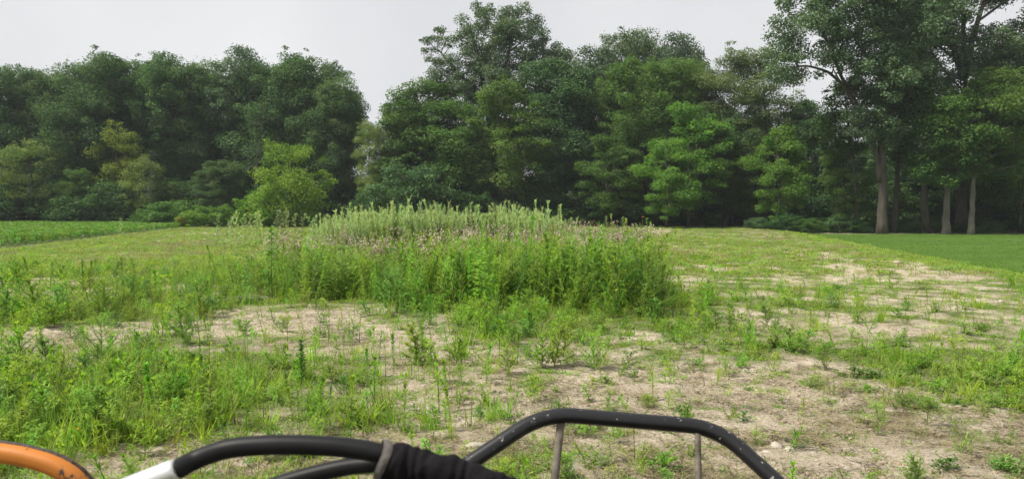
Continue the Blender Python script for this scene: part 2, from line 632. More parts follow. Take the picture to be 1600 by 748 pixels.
# ---------------------------------------------------------------- weed shapes: each returns (stem mesh, leaf mesh)
def leaf_dirs(n, el_lo, el_hi, t=None):
    az = np.arange(n) * 2.39996 + rng.normal(0, .35, n)
    el = (np.interp(t, [0, 1], [el_lo, el_hi]) if t is not None else rng.uniform(el_lo, el_hi, n)) + rng.normal(0, .15, n)
    return np.stack([np.cos(az) * np.cos(el), np.sin(az) * np.cos(el), np.sin(el)], -1)


def bent_stem(h, lean=.12, n=6):
    b = rng.normal(0, lean, 2) * h
    return bez((0, 0, -.03), (b[0] * .1, b[1] * .1, h * .55), (b[0], b[1], h), n)


def along(P, t):
    f = np.asarray(t) * (len(P) - 1)
    i = np.clip(f.astype(int), 0, len(P) - 2)
    return P[i] + (P[i + 1] - P[i]) * (f - i)[:, None]


def pair(stem, leaf, nm, ms, ml):
    return (stem.mesh(nm + '_stem', [ms]), leaf.mesh(nm + '_leaves', [ml] if not isinstance(ml, list) else ml))


def horseweed(h, mat='weed', ll=.10, lw=.013, dens=75, top=1.0, low=.12, el=(.1, 1.05), lean=.06, smat='stem_green'):
    s, l = MB(), MB()
    P = bent_stem(h, lean)
    tube(s, P, np.linspace(.006, .0025, len(P)) * (1 + h * .4), 4)
    n = max(14, int(h * dens))
    t = np.sort(low + (1 - low) * rng.random(n) ** .8)
    d = leaf_dirs(n, el[0], el[1], t)
    L = ll * (1.15 - .45 * t) * rng.uniform(.7, 1.2, n)
    strips(l, along(P, t), d, L, lw * rng.uniform(.8, 1.3, n), rng.uniform(.1, .5, n) * (1.1 - .6 * t), 3, (.3, 1, .8, .1))
    k = int(14 * top)
    if k:
        strips(l, np.repeat(P[-1:], k, 0), leaf_dirs(k, .7, 1.3), ll * .6, lw * .9, .1, 2, (.5, 1, .1), var=rng.uniform(.6, 1, k))
    return pair(s, l, 'horseweed', M[smat], M[mat])


def bushy(h, mat='weed', nb=12, lf=34, ll=.05, lw=.018, spread=.55, smat='stem_green', lean=.08, low=.08, el=(.45, .95)):
    s, l = MB(), MB()
    P = bent_stem(h, lean)
    tube(s, P, np.linspace(.007, .003, len(P)) * (1 + h * .4), 4)
    for b in range(nb):
        t = low + (.95 - low) * (b + rng.random()) / nb
        p0 = along(P, [t])[0]
        az = b * 2.4 + rng.normal(0, .4)
        ln = h * spread * (1.1 - .75 * t) * rng.uniform(.7, 1.15)
        e = rng.uniform(*el)
        p2 = p0 + ln * np.array([math.cos(az) * math.cos(e), math.sin(az) * math.cos(e), math.sin(e)])
        p1 = (p0 + p2) / 2 + np.array([math.cos(az), math.sin(az), -.3]) * ln * .12
        B = bez(p0, p1, p2, 5)
        tube(l, B, np.linspace(.003, .0012, 5) * (1 + h * .4), 3, mat=1, cap=False)
        n = max(6, int(lf * ln / (h * spread) * rng.uniform(.8, 1.2)))
        tt = rng.uniform(.15, 1, n)
        d = leaf_dirs(n, -.2, .9)
        strips(l, along(B, tt), d, ll * rng.uniform(.6, 1.25, n), lw * rng.uniform(.7, 1.2, n), rng.uniform(0, .5, n), 2, (.3, 1, .12))
    n = int(lf * .8)
    tt = rng.uniform(.3, 1, n)
    strips(l, along(P, tt), leaf_dirs(n, .1, 1.1), ll, lw, .2, 2, (.3, 1, .12))
    return pair(s, l, 'bushy_weed', M[smat], [M[mat], M[smat]])


def lobed(h, mat='weed', n=34, ll=.16, lw=.05, smat='stem_green', lean=.08):
    """tall weed with broad, pointed, drooping leaves in pairs"""
    s, l = MB(), MB()
    P = bent_stem(h, lean)
    tube(s, P, np.linspace(.009, .004, len(P)) * (1 + h * .3), 5)
    t = np.linspace(.15, 1, n)
    az = np.repeat(np.arange((n + 1) // 2), 2)[:n] * 1.57 + np.tile([0, np.pi], (n + 1) // 2)[:n] + rng.normal(0, .3, n)
    el = np.interp(t, [0, 1], [.15, .8]) + rng.normal(0, .15, n)
    d = np.stack([np.cos(az) * np.cos(el), np.sin(az) * np.cos(el), np.sin(el)], -1)
    base = along(P, t)
    L = ll * np.interp(t, [0, .5, 1], [.8, 1.15, .55])
    pet = base + d * L[:, None] * .35
    for k in range(0, n):
        tube(l, np.array([base[k], pet[k]]), .0018, 3, mat=1, cap=False)
    for off, sc_ in ((0, 1), (.75, .75), (-.75, .75)):
        ca, sa = math.cos(off), math.sin(off)
        d2 = np.stack([d[:, 0] * ca - d[:, 1] * sa, d[:, 0] * sa + d[:, 1] * ca, d[:, 2]], -1)
        strips(l, pet, d2, L * sc_, lw * sc_, rng.uniform(.2, .6, n), 3, (.35, 1, .65, .05))
    return pair(s, l, 'broad_weed', M[smat], [M[mat], M[smat]])


def grass_clump(n=34, h=.4, w=.008, mat='grass', spread=.05, up=(.8, 1.45), heads=0):
    s, l = MB(), MB()
    b = np.zeros((n, 3))
    b[:, :2] = rng.normal(0, spread, (n, 2))
    b[:, 2] = -.02
    az = rng.random(n) * 6.283
    el = rng.uniform(*up, n)
    d = np.stack([np.cos(az) * np.cos(el), np.sin(az) * np.cos(el), np.sin(el)], -1)
    L = h * rng.uniform(.45, 1.15, n)
    strips(l, b, d, L, w * rng.uniform(.7, 1.3, n), rng.uniform(.1, .65, n), 4, (.7, 1, .9, .6, .05))
    for k in range(max(heads, 3)):
        hh = h * rng.uniform(.6, 1.1) if heads else h * .3
        P = bez(b[k], b[k] + (0, 0, hh * .6), b[k] + d[k] * (.25, .25, 0) * hh + (0, 0, hh), 5)
        tube(s, P, .0015, 3, cap=False)
    return pair(s, l, 'grass', M['stem_green'], M[mat])


def spike_weed(h, mat='weed_dark', n=150):
    """dock or mullein: a dense tapering spike"""
    s, l = MB(), MB()
    P = bent_stem(h, .04)
    tube(s, P, np.linspace(.009, .004, len(P)), 5)
    t = rng.uniform(.18, 1, n)
    strips(l, along(P, t), leaf_dirs(n, .2, 1.0), .05 + .09 * (1 - t) * h, .02, .2, 2, (.4, 1, .15))
    return pair(s, l, 'spike_weed', M['stem_green'], M[mat])


def budweed(h, mat='weed_pale'):
    """tall upright weed crowded with narrow leaves, paler tufted head"""
    s, l = MB(), MB()
    P = bent_stem(h, .05)
    tube(s, P, np.linspace(.008, .004, len(P)), 4)
    n = int(h * 85)
    t = np.sort(.1 + .9 * rng.random(n))
    d = leaf_dirs(n, .3, .9, t)
    strips(l, along(P, t), d, .15 * (1.1 - .4 * t) * rng.uniform(.7, 1.2, n), .036, .2, 2, (.4, 1, .12), var=np.clip(t + rng.normal(0, .2, n), 0, 1))
    for k in range(4):
        az = rng.random() * 6.28
        tip = P[-1] + np.array([math.cos(az) * .09, math.sin(az) * .09, rng.uniform(.0, .16)])
        base = along(P, [.86])[0]
        B = bez(base, base + (0, 0, .08), tip, 4)
        tube(s, B, .003, 3, cap=False)
        q = 20
        strips(l, along(B, rng.uniform(.3, 1, q)), leaf_dirs(q, .2, 1.2), .05, .022, 0, 2, (.5, 1, .2), var=rng.uniform(.6, 1, q))
    return pair(s, l, 'tall_weed', M['stem_green'], M[mat])


def fluffweed(h, mat='fluff', heads=22):
    """withered weed carrying pale seed fluff"""
    s, l = MB(), MB()
    P = bent_stem(h, .1)
    tube(s, P, np.linspace(.006, .003, len(P)), 4)
    for k in range(heads):
        t = rng.uniform(.45, 1)
        p0 = along(P, [t])[0]
        tip = p0 + np.array([*(rng.normal(0, .13, 2)), rng.uniform(.02, .22)])
        tube(s, np.array([p0, (p0 + tip) / 2 + (0, 0, -.01), tip]), .002, 3, cap=False)
        q = 12
        v = nrm(rng.normal(size=(q, 3)))
        strips(l, np.repeat(tip[None], q, 0) - v * .008, v, .036, .024, .1, 2, (.6, 1, .3))
    n = 30
    strips(l, along(P, rng.uniform(.1, .8, n)), leaf_dirs(n, .0, .8), .10, .02, .3, 2, mat=1)
    return pair(s, l, 'seeding_weed', M['stem_brown'], [M[mat], M['grass_olive']])


def umbelweed(h):
    s, l = MB(), MB()
    P = bent_stem(h, .06)
    tube(s, P, np.linspace(.004, .002, len(P)), 3)
    q = 26
    a = rng.random(q) * 6.28
    rr = .05 * np.sqrt(rng.random(q))
    c = P[-1] + np.stack([np.cos(a) * rr, np.sin(a) * rr, .01 * rng.random(q)], -1)
    rhombs(l, c, np.tile(UP, (q, 1)) + rng.normal(0, .3, (q, 3)), .025, .025)
    n = 26
    strips(l, along(P, rng.uniform(.0, .8, n)), leaf_dirs(n, .1, .9), .09, .012, .3, 2, mat=1)
    return pair(s, l, 'umbel', M['stem_green'], [M['umbel'], M['grass_olive']])


def joined(pr):
    """one mesh from a (stem, leaves) pair for use as a scatter source"""
    s, l = pr
    out = MB()
    mats = []
    for me in (s, l):
        n, k = len(me.vertices), len(me.polygons)
        co = np.empty(n * 3)
        me.vertices.foreach_get('co', co)
        q = np.empty(k * 4, int)
        me.loops.foreach_get('vertex_index', q)
        mi = np.empty(k, int)
        me.polygons.foreach_get('material_index', mi)
        va = np.empty(n)
        me.attributes['var'].data.foreach_get('value', va)
        out.v.append(co.reshape(-1, 3))
        out.q.append(q.reshape(-1, 4) + out.n)
        out.m.append(mi + len(mats))
        out.r.append(va)
        out.n += n
        mats += list(me.materials)
    return proto_obj(l.name, out.mesh(l.name + '_src', mats))


def sprout(h, mat, n=9, w=.014):
    l = MB()
    strips(l, np.zeros((n, 3)) + rng.normal(0, .012, (n, 3)) * (1, 1, 0), leaf_dirs(n, .15, 1.0), h * rng.uniform(.6, 1.3, n), w, rng.uniform(.1, .5, n), 2, (.4, 1, .1))
    return proto_obj('sprout', l.mesh('sprout', [M[mat]]))


def mat_patch(rad, mat, n=60, hh=.06, ll=.05, lw=.016):
    """flat creeping patch of small leaves"""
    l = MB()
    a, rr = rng.random(n) * 6.28, rad * np.sqrt(rng.random(n))
    b = np.stack([np.cos(a) * rr, np.sin(a) * rr, rng.random(n) * hh * (1 - .6 * rr / rad)], -1)
    strips(l, b, leaf_dirs(n, -.1, .9), ll * rng.uniform(.6, 1.3, n), lw, .3, 2, (.4, 1, .1))
    return proto_obj('low_patch', l.mesh('low_patch', [M[mat]]))


def tuft(n, h, mat, w=.006, spread=.05, up=(.5, 1.4)):
    return joined(grass_clump(n, h, w, mat, spread, up))


def sample(n, ylo, yhi, seed, ang=.76, powr=1.0):
    """points over the wedge in front of the camera, thinning with distance"""
    r = np.random.default_rng(seed)
    u = r.random(n)
    if powr == 1.0:
        y = ylo * (yhi / ylo) ** u
    else:
        y = ylo + (yhi - ylo) * u ** powr
    x = r.uniform(-ang, ang, n) * (y + 1.5)
    return x, y, r


# low cover over the rough field
low = [mat_patch(.10, 'weed', 46), mat_patch(.14, 'grass_olive', 60), mat_patch(.09, 'weed_dark', 40), mat_patch(.12, 'grass', 50, .09),
       tuft(16, .13, 'grass'), tuft(20, .17, 'grass_olive'), tuft(14, .12, 'grass_dry'), sprout(.07, 'weed'), sprout(.06, 'grass_olive'), tuft(18, .22, 'grass', .007)]
x, y, r = sample(95000, 4.3, 30, 11)
c = cover(x, y)
keep = (r.random(len(x)) < .15 + 1.0 * ss(.28, .85, c)) & (lawn_side(x, y) < -.1)
x, y, c = x[keep], y[keep], c[keep]
dry = r.random(len(x)) < .2 + .3 * vnoise(x, y, 1.6, 44)
pk = r.choice([0, 1, 2, 3, 4, 5, 7, 8, 9], len(x))
pk = np.where(dry & (r.random(len(x)) < .6), 6, pk)
scatter('grass', low, x, y, r.uniform(.35, 1.15, len(x)) * (.6 + .5 * c) * (1 + .25 * ss(10, 26, y)), 'low green weeds and grass creeping over the sandy near ground', 'grass', idx=pk, seed=3)

lowfar = [tuft(34, .26, 'grass_olive', .016, .17), tuft(34, .24, 'grass', .016, .17), mat_patch(.30, 'grass_olive', 90, .13, .10, .035), mat_patch(.28, 'weed', 90, .12, .10, .03),
          tuft(26, .24, 'grass_dry', .014, .15), mat_patch(.25, 'red_weed', 60, .10, .08, .025)]
x, y, r = sample(46000, 22, 84, 12)
c = cover(x, y)
keep = (r.random(len(x)) < .12 + ss(.35, .8, c)) & (lawn_side(x, y) < -.05) & (bean_side(x, y) < -.3)
x, y, c = x[keep], y[keep], c[keep]
pk = r.choice([0, 0, 0, 1, 2, 2, 3], len(x))
d1 = vnoise(x, y, 4, 61)
pk = np.where((r.random(len(x)) < .24 + .5 * ss(.5, .85, d1)), 4, pk)
pk = np.where((r.random(len(x)) < .35 * ss(.6, .9, vnoise(x, y, 5, 77))), 5, pk)
ey = r.uniform(18, 64, 1500)
ex = 15.2 + (ey - 22.6) * .205 + r.normal(-.35, .35, 1500)
x, y = np.concatenate([x, ex]), np.concatenate([y, ey])
pk = np.concatenate([pk, r.choice([0, 1, 2, 3, 1], 1500)])
scatter('rough_grass', lowfar, x, y, r.uniform(.5, 1.15, len(x)), 'olive rough grass covering the far part of the field', 'grass', idx=pk, seed=4)

# clods, pebbles and straw on the sand
def clod_src(mat):
    b = MB()
    a = np.linspace(0, 2 * np.pi, 6, endpoint=False)
    ring = lambda rr, z: np.stack([np.cos(a) * rr * rng.uniform(.75, 1.2, 6), np.sin(a) * rr * rng.uniform(.75, 1.2, 6), np.full(6, z)], -1)
    V = np.concatenate([ring(1, -.2), ring(.95, .35), ring(.45, .72)])
    Q = [(k * 6 + j, k * 6 + (j + 1) % 6, (k + 1) * 6 + (j + 1) % 6, (k + 1) * 6 + j) for k in range(2) for j in range(6)]
    Q += [(12, 13, 14, 15), (12, 15, 16, 17)]
    b.add(V, Q)
    return proto_obj('clod', b.mesh('clod', [M[mat]], True))


clods = [clod_src('clod') for _ in range(4)]
x, y, r = sample(26000, 4.3, 19, 13)
c = cover(x, y)
keep = r.random(len(x)) < ss(.8, .2, c)
x, y = x[keep], y[keep]
scatter('soil_crumbs', clods, x, y, .005 + .02 * r.random(len(x)) ** 4, 'small soil crumbs and pebbles lying on the bare sand', 'soil', z=gz(x, y) + .002, seed=5)

straw = MB()
nS = 9
a = rng.random(nS) * 6.28
strips(straw, np.c_[rng.normal(0, .06, (nS, 2)), rng.uniform(.005, .02, nS)], np.stack([np.cos(a), np.sin(a), rng.uniform(-.05, .12, nS)], -1), rng.uniform(.06, .2, nS), .004, .02, 2, (.8, 1, .5))
straw2 = MB()
a = rng.random(nS) * 6.28
strips(straw2, np.c_[rng.normal(0, .05, (nS, 2)), rng.uniform(.005, .02, nS)], np.stack([np.cos(a), np.sin(a), rng.uniform(-.05, .15, nS)], -1), rng.uniform(.04, .13, nS), .004, .02, 2, (.8, 1, .5))
stw = [proto_obj('straw', straw.mesh('straw', [M['grass_dry']])), proto_obj('straw', straw2.mesh('straw', [M['brown_weed']]))]
x, y, r = sample(26000, 4.3, 26, 14)
keep = r.random(len(x)) < .25 + .75 * ss(.35, .7, vnoise(x, y, .9, 31))
x, y = x[keep], y[keep]
bx_, by_ = at(1246, 692)
x = np.concatenate([x, bx_ + r.normal(0, .22, 90)])
y = np.concatenate([y, by_ + r.normal(0, .16, 90)])
scatter('dry_straw', stw, x, y, r.uniform(.6, 1.5, len(x)), 'dry straw and dead stalks strewn over the sand', 'straw', tilt=.05, z=gz(x, y) + .004, seed=6)

# mown lawn
lb = [tuft(22, .055, 'lawn_blade', .007, .10, (.7, 1.5)), tuft(22, .05, 'lawn_blade', .007, .10, (.7, 1.5))]
x, y, r = sample(70000, 19, 67, 15, .80)
keep = (lawn_side(x, y) > .02)
x, y = x[keep], y[keep]
scatter('lawn_grass', lb, x, y, r.uniform(.8, 1.3, len(x)) * (1 + y / 60), 'short mown green lawn grass beyond the field edge', 'grass', seed=7)

# bean rows
def bean():
    l = MB()
    n = 46
    a, rr = rng.random(n) * 6.28, .26 * np.sqrt(rng.random(n))
    cc = np.stack([np.cos(a) * rr, np.sin(a) * rr, .42 * rng.random(n) ** .5 + .04], -1)
    rhombs(l, cc, UP + rng.normal(0, .45, (n, 3)), .13, .095)
    return proto_obj('bean', l.mesh('bean', [M['bean']]))


beans = [bean(), bean(), bean()]
bx, by = [], []
r = np.random.default_rng(16)
for row in np.arange(0, 75, .72):
    yy = np.arange(30, 103, .40)
    xx = -25.9 - (yy - 37.6) * .208 - row
    yy = yy + r.normal(0, .06, len(yy))
    k = (np.abs(xx) < .72 * yy + 3)
    bx.append(xx[k] + r.normal(0, .05, k.sum()))
    by.append(yy[k])
bx, by = np.concatenate(bx), np.concatenate(by)
scatter('bean_crop', beans, bx, by, r.uniform(.75, 1.15, len(bx)), 'low bright green bean crop growing in rows at the left', 'crop', z=gz(bx, by), seed=8)

# the weed thicket's unseen inner mass
tl = [joined(bushy(1.25, 'weed', 16, 40, .07, .024, .42)), joined(bushy(1.1, 'weed_dark', 16, 40, .06, .024, .45)), joined(horseweed(1.3, 'weed', .13, .02, 80)),
      joined(horseweed(1.2, 'weed_dark', .12, .02, 85)), joined(lobed(1.25, 'weed', 40)), joined(bushy(1.3, 'grass_olive', 15, 38, .06, .018, .4)), joined(bushy(1.2, 'weed', 20, 60, .045, .012, .42))]


def thick_h(x, y):
    """height of the thicket at a place: tallest right of centre, falling off to the left and to the back"""
    px = 800 + F * x / y
    h = np.interp(px, [150, 250, 330, 420, 600, 700, 800, 900, 960, 1000, 1045], [.38, .52, .76, .94, .92, 1.0, 1.15, 1.05, 1.32, 1.22, .75])
    return h * (1 - .16 * ss(16, 20, y)) * (1 + .95 * (fbm(x, y, 1.1, 51, 2) - .5))


def thick_front(px, x, y):
    return np.interp(px, [150, 330, 560, 760, 900, 1050], [18.2, 16.9, 15.7, 15.1, 14.6, 14.3]) + 3.0 * (fbm(x, y, 1.6, 52, 2) - .5)


def thick_mask(x, y):
    px = 800 + F * x / y
    return (px > 170) & (px < 1020 + 40 * (vnoise(y, x, .8, 4) - .3)) & (y > thick_front(px, x, y)) & (y < 20.5)


r = np.random.default_rng(17)
x, y = r.uniform(-13, 5.5, 7000), r.uniform(13.4, 20.5, 7000)
k = thick_mask(x, y) & (r.random(len(x)) < .06 + .85 * ss(.2, .8, vnoise(x, y, .9, 57)))
x, y = x[k], y[k]
scatter('weed_thicket', tl, x, y, thick_h(x, y) / 1.22 * r.choice([.5, .65, .8, .9, 1.0, 1.1, 1.22], len(x), p=[.12, .16, .2, .22, .16, .1, .04]) * r.uniform(.9, 1.1, len(x)), 'dense mass of green weeds in the middle of the field', 'weeds', tilt=.18, seed=9)

# knee-high growth between the single weeds
ml = [joined(bushy(.42, 'weed', 14, 36, .05, .016, .65, low=.02)), joined(bushy(.36, 'weed_dark', 13, 34, .05, .018, .7, low=.02)), joined(bushy(.42, 'grass', 12, 40, .06, .007, .75, low=.02)),
      joined(grass_clump(26, .5, .009, 'grass', .07)), joined(grass_clump(22, .42, .008, 'grass_olive', .08)), joined(horseweed(.45, 'weed', .11, .018, 90)), joined(lobed(.38, 'weed', 24, .10, .026)), joined(grass_clump(30, .3, .009, 'grass_dry', .06))]
x, y, r2 = sample(24000, 4.6, 27, 41)
c = cover(x, y)
lush = sum(s_ * blob(x, y, cx, cy_, rx * 1.15, ry * 1.15) for (cx, cy_, rx, ry, s_) in LUSH) + .35 * ss(-2, -8, x) + .25 * ss(-8, -16, x)
mott = .10 + .85 * ss(.42, .66, fbm(x, y, .75, 83, 2))
k = (r2.random(len(x)) < .05 + .05 * ss(17, 9, y) + ss(.40, 1.0, c * .55 + lush * .6) * mott) & (lawn_side(x, y) < -.2) & ~((x > 1.2) & (y < 9) & (x < 4.6) & (r2.random(len(x)) < .6))
x, y, lush = x[k], y[k], lush[k]
scatter('knee_high_weeds', ml, x, y, r2.uniform(.35, 1.0, len(x)) * (.68 + .38 * np.clip(lush, 0, 1)) * (1 + .3 * ss(12, 20, y)), 'tangle of knee-high green weeds and grass over the near field', 'weeds', tilt=.28, seed=42,
        idx=r2.choice(8, len(x), p=[.10, .06, .16, .27, .19, .11, .05, .06]))

# seeding weeds and the pale tall stand behind
fl = [joined(fluffweed(.75)), joined(bushy(.8, 'weed', 12, 34, .06, .018, .5)), joined(bushy(.8, 'grass_olive', 12, 34, .06, .016, .5)), joined(fluffweed(.8, heads=12)), joined(horseweed(.85, 'grass_olive', .1, .02, 70))]
x, y = r.uniform(-13, 5.5, 2600), r.uniform(21, 28.5, 2600)
px = 800 + F * x / y
k = (px > 420) & (px < 1015) & (vnoise(x, y, 2.2, 70) + .35 * r.random(len(x)) > .60)
x, y = x[k], y[k]
scatter('seeding_weeds', fl, x, y, r.uniform(.9, 1.35, len(x)), 'withered weeds with pale pinkish seed fluff behind the green thicket', 'weeds', seed=10)
bl = [joined(budweed(2.0)), joined(budweed(1.8)), joined(budweed(2.1)), joined(horseweed(1.9, 'weed_pale', .12, .024, 70)), joined(bushy(1.7, 'weed_pale', 18, 46, .07, .026, .4)), joined(bushy(1.5, 'grass_olive', 18, 46, .07, .026, .45))]
x, y = r.uniform(-12, 5, 3600), r.uniform(31.5, 40, 3600)
px = 800 + F * x / y
k = (px > 490 + 30 * vnoise(y, x, 1, 2)) & (px < 880 + 20 * vnoise(y, x, 1, 3))
x, y = x[k], y[k]
px = 800 + F * x / y
scatter('pale_weed_stand', bl, x, y, r.uniform(.55, .93, len(x)) * (.78 + .22 * ss(490, 580, px) * ss(890, 800, px)) * (.70 + .55 * fbm(x, y, 1.5, 33, 2)), 'dense stand of tall pale green weeds in mid field', 'weeds', tilt=.13, seed=18, idx=r.choice(6, len(x), p=[.2, .2, .15, .15, .15, .15]))


# ---------------------------------------------------------------- trees
def ellip(n, c, rad, shell=.45, taper=0.0):
    v = nrm(rng.normal(size=(n, 3)))
    rr = shell + (1 - shell) * rng.random(n) ** .5
    p = v * rr[:, None]
    if taper:
        p[:, :2] *= (1 - taper * p[:, 2:3] * .5)
    return np.asarray(c) + p * np.asarray(rad)


def spaced(n, gen, mind):
    """thin random points to a minimum spacing"""
    pts = []
    cand = gen(n * 6)
    for p in cand:
        if all(np.sum((p - q) ** 2) > mind * mind for q in pts):
            pts.append(p)
            if len(pts) >= n:
                break
    return np.array(pts)


def gen_tree(H, lobes, n_cl, cl_r, per, leaf, lw, stems, trunk_r, mat, bark='bark', limbs=9, mind=None, flat=.62, up=.7, droop=0.0, twig=.05, ragged=.25, shell=.45):
    """lobes: [(centre, radii)] of the crown; stems: polylines the limbs grow from. Returns trunk mesh, crown mesh."""
    T, C, Br = MB(), MB(), MB()
    SP, SR = [], []
    for k, s in enumerate(stems):
        P = smooth_path(s, 18)
        tt = np.linspace(0, 1, len(P))
        sr = trunk_r if np.isscalar(trunk_r) else trunk_r[k]
        rad = sr * (1 - .8 * tt) * (1 + .4 * np.exp(-tt * 25)) + .02
        P[1:-1] += rng.normal(0, .04, (len(P) - 2, 3)) * (1, 1, 0) * min(1, H / 12)
        tube(T, P, rad, 9)
        SP.append(P)
        SR.append(rad)
    SPa, SRa = np.concatenate(SP), np.concatenate(SR)
    vol = np.array([np.prod(l[1]) for l in lobes]) ** .67
    cl = []
    for k, (c, rad) in enumerate(lobes):
        n = max(4, int(n_cl * vol[k] / vol.sum()))
        cl.append(spaced(n, lambda m, c=c, rad=rad: ellip(m, c, rad, shell), mind or cl_r * .8))
    cl = np.concatenate(cl)
    # main limbs reach for well separated clumps
    far = [int(np.argmax(cl[:, 2]))]
    dd = np.linalg.norm(cl - cl[far[0]], axis=1)
    while len(far) < min(limbs, len(cl)):
        j = int(np.argmax(dd))
        far.append(j)
        dd = np.minimum(dd, np.linalg.norm(cl - cl[j], axis=1))
    LP, LR = [SPa], [SRa]
    for j in far:
        tgt = cl[j]
        hd = np.linalg.norm(SPa[:, :2] - tgt[:2], axis=1)
        score = np.abs((tgt[2] - SPa[:, 2]) - .85 * hd) + .25 * hd + 100 * (SPa[:, 2] < .30 * H)
        i = int(np.argmin(score))
        p0 = SPa[i]
        mid = (p0 + tgt) / 2 + np.array([0, 0, -.06 * np.linalg.norm(tgt - p0)]) + rng.normal(0, .15, 3)
        B = bez(p0, mid, tgt, 9)
        r0 = min(SRa[i] * .62, .03 + .022 * np.linalg.norm(tgt - p0))
        rad = np.linspace(r0, .025, 9)
        tube(Br, B, rad, 6, cap=False)
        LP.append(B[1:])
        LR.append(rad[1:])
    LPa, LRa = np.concatenate(LP), np.concatenate(LR)
    for j in range(len(cl)):
        if j in far:
            continue
        tgt = cl[j]
        d = np.linalg.norm(LPa - tgt, axis=1) + 2.0 * np.maximum(0, LPa[:, 2] - tgt[2] + .2) + 100 * (LPa[:, 2] < .1 * H)
        i = int(np.argmin(d))
        p0 = LPa[i]
        mid = (p0 + tgt) / 2 + rng.normal(0, .12, 3) + np.array([0, 0, .08 * np.linalg.norm(tgt - p0)])
        tube(Br, bez(p0, mid, tgt, 5), np.linspace(min(twig, LRa[i] * .7), .012, 5), 4, cap=False)
    # leaves in clumps
    mid = cl.mean(0)
    sat = []
    for c in cl:
        if rng.random() < .5:
            o_ = nrm((c - mid) * np.array([1, 1, .8]) + rng.normal(0, .9, 3))
            sat.append((c + o_ * cl_r * rng.uniform(.5, .95), rng.uniform(.3, .6)))
    for j, (c, fr) in enumerate([(c, None) for c in cl] + sat):
        rc = cl_r * (fr or np.clip(rng.lognormal(-.05, .38), .4, 1.7))
        n = int(per * (rc / cl_r) ** 2 * rng.uniform(.7, 1.2))
        cv = rng.random() ** .75
        v = nrm(rng.normal(size=(n, 3)) + UP * .25)
        rr = rng.random(n) ** .45
        off = v * rr[:, None] * rc * np.array([1, 1, flat])
        off += rng.normal(0, ragged * rc * .5, (n, 3)) * (rng.random((n, 1)) < .35)
        if droop:
            off[:, 2] -= droop * np.linalg.norm(off[:, :2], axis=1) ** 1.5 * rng.uniform(.3, 1, n)
        nv = v * .5 + UP * up + rng.normal(0, .55, (n, 3))
        rhombs(C, c + off, nv, leaf * rng.uniform(.7, 1.35, n), lw * rng.uniform(.7, 1.3, n),
               var=np.clip(cv + .3 * (rng.random(n) - .5) + .12 * rng.normal(size=n), 0, 1))
    return T.mesh('trunk', [M[bark]], True), C.mesh('crown', [M[mat]]), Br.mesh('branches', [M[bark]], True)


def straight(h, lean=(0, 0), wob=.3):
    k = 6
    z = np.linspace(-.15, h, k)
    P = np.stack([lean[0] * np.maximum(z / h, 0) ** 1.3 + rng.normal(0, wob, k) * (z > .1 * h), lean[1] * (z / h) + rng.normal(0, wob, k) * (z > .1 * h), z], -1)
    return P


def dense_tree(H=20, w=5.2, seed=0, mat='walnut', base=.16, per=345):
    lobes = [((0, 0, H * .62), (w, w, H * .37)), ((w * .35, .2 * w, H * .80), (w * .62, w * .62, H * .18)), ((-w * .4, -.2 * w, H * .72), (w * .6, w * .6, H * .22)), ((w * .1, -.4 * w, H * .45), (w * .9, w * .8, H * .26))]
    return gen_tree(H, lobes, 165, 1.35, per, .25, .145, [straight(H * .92, (rng.normal(0, 1), 0))], .30, mat, limbs=11)


def airy_tree(H=22, w=4.5, mat='cotton', n=125, per=230, stems=None, lobes=None, tr=.42, leaf=.21, limbs=12, cl_r=1.1, bark='bark', twig=.07, shell=.3):
    lobes = lobes or [((0, 0, H * .66), (w, w, H * .30)), ((w * .5, 0, H * .82), (w * .55, w * .55, H * .15)), ((-w * .5, 0, H * .74), (w * .6, w * .6, H * .18))]
    return gen_tree(H, lobes, n, cl_r, per, leaf, leaf * .8, stems or [straight(H * .9, (rng.normal(0, 1.2), 0))], tr, mat, bark, limbs, flat=.7, up=.35, twig=twig, shell=shell, mind=cl_r * 1.15)


def small_tree(H=10, w=3.2, mat='bright', per=260, n=85, base=.2, flat=.5, leaf=.20, cl_r=.85, droop=0.0):
    lobes = [((0, 0, H * .56), (w, w, H * .42)), ((w * .3, -w * .2, H * .72), (w * .6, w * .6, H * .22)), ((-w * .35, -.2 * w, H * .42), (w * .75, w * .7, H * .24))]
    return gen_tree(H, lobes, n, cl_r, per, leaf, leaf * .58, [straight(H * .9, (rng.normal(0, .5), 0), .12)], .11, mat, limbs=9, flat=flat, up=.9, twig=.03, droop=droop)


def shrub(H=3.5, w=2.2, mat='shrub', per=260, n=40, leaf=.17, cl_r=.75, droop=0.0):
    lobes = [((0, 0, H * .45), (w, w, H * .50)), ((w * .45, 0, H * .38), (w * .65, w * .65, H * .38)), ((-w * .5, 0, H * .34), (w * .6, w * .6, H * .36))]
    st = [np.array([[0, 0, -.1], [dx * .3, 0, H * .3], [dx, dy, H * .72]]) for dx, dy in ((0, .1), (.5, .2), (-.6, -.1))]
    return gen_tree(H, lobes, n, cl_r, per, leaf, leaf * .62, st, .05, mat, limbs=6, flat=.6, up=.75, twig=.02, droop=droop)


